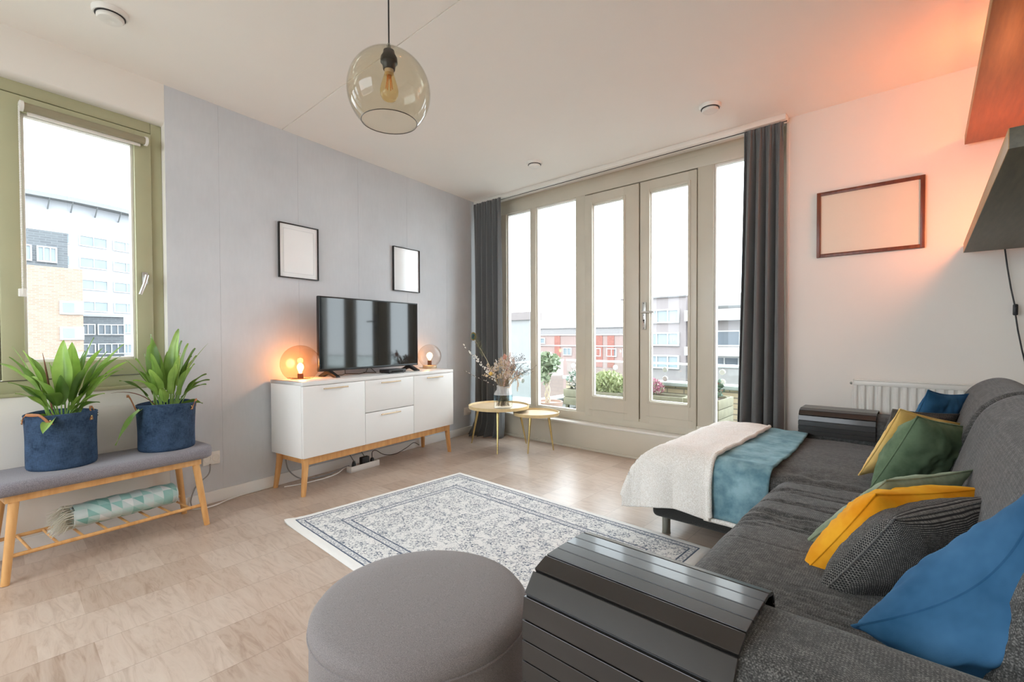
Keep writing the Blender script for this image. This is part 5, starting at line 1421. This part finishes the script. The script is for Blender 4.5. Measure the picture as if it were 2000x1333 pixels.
def town():
    fr = plain('white_window_frame', srgb(172,172,172), .5)
    gg = plain('facade_glass', srgb(120,130,135), .15, var=.15, vs=.6)
    gd = plain('dark_facade_glass', srgb(89,97,105), .15, var=.2, vs=.6)
    street = plain('street', srgb(131,131,127), .9)
    struct('ground', MB().box((-140, -90, -13.2), (90, 120, -13.0)), street)
    G = -13.0
    # seen through the olive window: facades face the left wall (u axis)
    t = thing('tower_block', 'tall white curved tower block with overhanging roof outside the olive window', 'building', lw(-66, 11, G), PH)
    wm = plain('white_facade', srgb(156,157,161), .7, var=.02)
    m = MB()
    plan = [(-60.0, 3.0), (-60.0, 10.0), (-60.6, 13.0), (-61.6, 16.0), (-63.5, 20.5), (-76, 20.5), (-76, 3.0)]
    m.prism(plan, 'z', G, 13.6, 0, LM); m.build('facade', wm, t, smooth=False)
    r = MB(); r.prism([(-59.3, 2.5), (-59.3, 10.0), (-59.9, 13.2), (-61.0, 16.4), (-62.9, 21.2), (-76.5, 21.2), (-76.5, 2.5)], 'z', 14.85, 15.3, 0, LM); r.build('roof', plain('grey_roof_edge', srgb(124,125,126), .7), t, smooth=False)
    MB().prism([(-60.3, 3.2), (-60.3, 10), (-61.9, 16), (-63.8, 20), (-75, 20), (-75, 3.2)], 'z', 13.6, 14.86, 0, LM).build('top_floor', wm, t, smooth=False)
    br = MB()
    for v in (8.2, 9.9, 11.9, 14.0): br.tube([lw(-60.3-max(0, v-10)*.25, v, 13.9), lw(-59.4-max(0, v-10)*.22, v, 14.9)], .06, 6)
    br.build('roof_bracket', plain('bracket_steel', srgb(105,107,108), .6), t)
    for k in range(9):
        z = 11.2 - k*2.25
        for (ua, va), (ub, vb), n in (((-60.0, 4.0), (-60.0, 9.8), 4), ((-60.05, 10.3), (-60.6, 12.9), 2), ((-60.65, 13.2), (-61.6, 15.9), 2), ((-61.7, 16.3), (-63.3, 20.0), 3)):
            A_, B_ = lw(ua, va, z), lw(ub, vb, z); d = (B_-A_).normalized(); nn = Vector((d.y, -d.x, 0))
            if nn.x < 0: nn = -nn
            Mx = Matrix(((nn.x, d.x, 0, A_.x), (nn.y, d.y, 0, A_.y), (0, 0, 1, 0), (0, 0, 0, 1))); L = (B_-A_).length
            win_boxes(t, Mx, [(.1, z-.55, L-.1, z+.55, n)], .01, fr, gg, .09)
    t = thing('brick_house', 'dark grey brick block with white windows in front of the tower block', 'building', lw(-37, 2.4, G), PH)
    dk = brick_mat('dark_brick', srgb(85,88,92), srgb(96,100,103), srgb(105,108,112), .5, .14, .02)
    MB().box((-43, -1.0, G), (-35, 4.11, 7.5), 0, LM).build('facade', dk, t)
    win_boxes(t, LM, [(2.75, 5.62, 3.62, 6.55, 3), (1.2, 5.62, 2.55, 6.55, 3), (2.75, 3.8, 3.62, 4.72, 3), (1.2, 3.8, 2.55, 4.72, 3)], -35, fr, gg, .07)
    t = thing('brick_house', 'tan brick block with two white-framed windows, nearest outside the olive window', 'building', lw(-27, 0, G), PH)
    tb = brick_mat('tan_brick', srgb(142,118,102), srgb(154,132,116), srgb(148,138,128), .24, .075, .012)
    MB().box((-34, -4.0, G), (-25, 2.42, 4.26), 0, LM).build('facade', tb, t)
    for z in (2.18, 1.03, -.15, -1.4):
        s = MB().box((-25, 1.62, z), (-24.94, 2.43, z+.60), 0, LM).build('window_surround', fr, t)
        MB().box((-24.95, 1.72, z+.09), (-24.92, 2.10, z+.52), 0, LM).build('pane', gg, s)
    t = thing('brick_house', 'lower dark brick block with small white windows behind the bench-end plant', 'building', lw(-42, 7, G), PH)
    MB().box((-48, 5.5, G), (-40, 8.2, 2.66), 0, LM).build('facade', dk, t)
    MB().box((-48, 5.5, 2.66), (-39.9, 8.2, 2.8), 0, LM).build('roof_edge', plain('pale_roof_edge', srgb(145,146,148), .7), t)
    win_boxes(t, LM, [(a, z, a+.82, z+.78, 2) for z in (1.35, -.05, -1.5) for a in (5.75, 6.68, 7.42)][:9], -40, fr, gd, .07)
    # seen through the terrace doors: facades face the window wall
    FX = Matrix(((0, 1, 0, 0), (-1, 0, 0, 0), (0, 0, 1, 0), (0, 0, 0, 1)))        # (depth out of facade -> -y, along -> x)
    t = thing('apartment_house', 'grey-pink apartment house with white windows across from the terrace doors', 'building', (-2.5, 21, G))
    pk = plain('grey_pink_brick', srgb(132,124,124), .85, var=.05, vs=1.2)
    MB().box((-7.9, 18, G), (-4.62, 26, 2.95), 0).build('facade', pk, t)
    pl = MB(); pl.box((-4.62, 18.4, G), (1.5, 26, 3.02), 0); pl.build('facade', plain('pale_brick_wing', srgb(139,133,132), .85, var=.04), t)
    MB().box((-8.0, 17.9, 2.95), (-4.6, 26, 3.02), 0).build('roof_edge', plain('roof_edge', srgb(105,102,102), .7), t)
    MB().box((-4.62, 18.36, 2.36), (1.5, 18.42, 2.46), 0).build('gutter', plain('gutter', srgb(84,85,84), .7), t)
    win_boxes(t, FX, [(-6.6, 1.72, -4.92, 2.40, 3), (-6.6, .62, -4.92, 1.28, 3), (-6.6, -.48, -4.92, .18, 3)], -18, fr, gg, .07)
    bl = MB(); bl.box((-4.55, 17.6, 1.78), (1.5, 18.4, 2.28), 0); bl.box((-4.55, 17.6, .2), (1.5, 18.4, .60), 0); bl.build('balcony', plain('balcony_front', srgb(150,150,149), .7), t)
    win_boxes(t, FX, [(-3.4, .62, -1.3, 1.34, 2), (-3.6, -.35, -1.2, .16, 4), (-.9, .62, .9, 1.34, 2)], -18.4, fr, gd, .06)
    t = thing('terraced_row', 'long low row of red and grey houses in the distance beyond the terrace', 'building', (-26, 44, G))
    MB().box((-44, 40, G), (-15.5, 50, 1.30), 0).build('facade', plain('pale_red_brick', srgb(145,125,120), .85, var=.06, vs=.5), t)
    MB().box((-44, 40.8, 1.30), (-15.5, 50, 2.05), 0).build('upper_floor', plain('grey_upper', srgb(133,131,131), .8), t)
    MB().box((-44, 39.9, 1.24), (-15.5, 40.1, 1.36), 0).build('band', fr, t); MB().box((-44, 39.9, .02), (-15.5, 40.1, .14), 0).build('band', fr, t)
    MB().box((-44, 40.7, 2.05), (-15.5, 50, 2.15), 0).build('roof_edge', plain('row_roof', srgb(112,110,110), .7), t)
    rp = plain('red_panel', srgb(139,91,82), .8, var=.1)
    for x in (-28.6, -23.0, -21.6, -18.2): MB().box((x, 39.93, -2.2), (x+.8, 39.99, 1.20), 0).build('panel', rp, t)
    win_boxes(t, FX, [(-27.4+k*1.9, -1.05, -26.2+k*1.9, -.15, 2) for k in range(6)] + [(-38+k*2.2, .25, -36.6+k*2.2, 1.0, 2) for k in range(4)], -40, fr, gg, .10)
    ch = MB(); ch.box((-20.6, 42, 2.15), (-20.0, 42.6, 2.55), 0); ch.build('chimney', plain('chimney', srgb(125,120,120), .8), t)
    t = thing('neighbouring_house', 'plain pale grey house wall close beyond the narrow terrace window', 'building', (-3.5, 4.5, G))
    MB().box((-8.0, 3.0, G), (-1.74, 3.3, 1.40), 0).build('facade', plain('pale_grey_render', srgb(138,138,138), .8), t)
    MB().box((-8.0, 2.96, 1.40), (-1.72, 3.34, 1.55), 0).build('roof_edge', plain('brownish_edge', srgb(124,116,115), .8), t)
town()
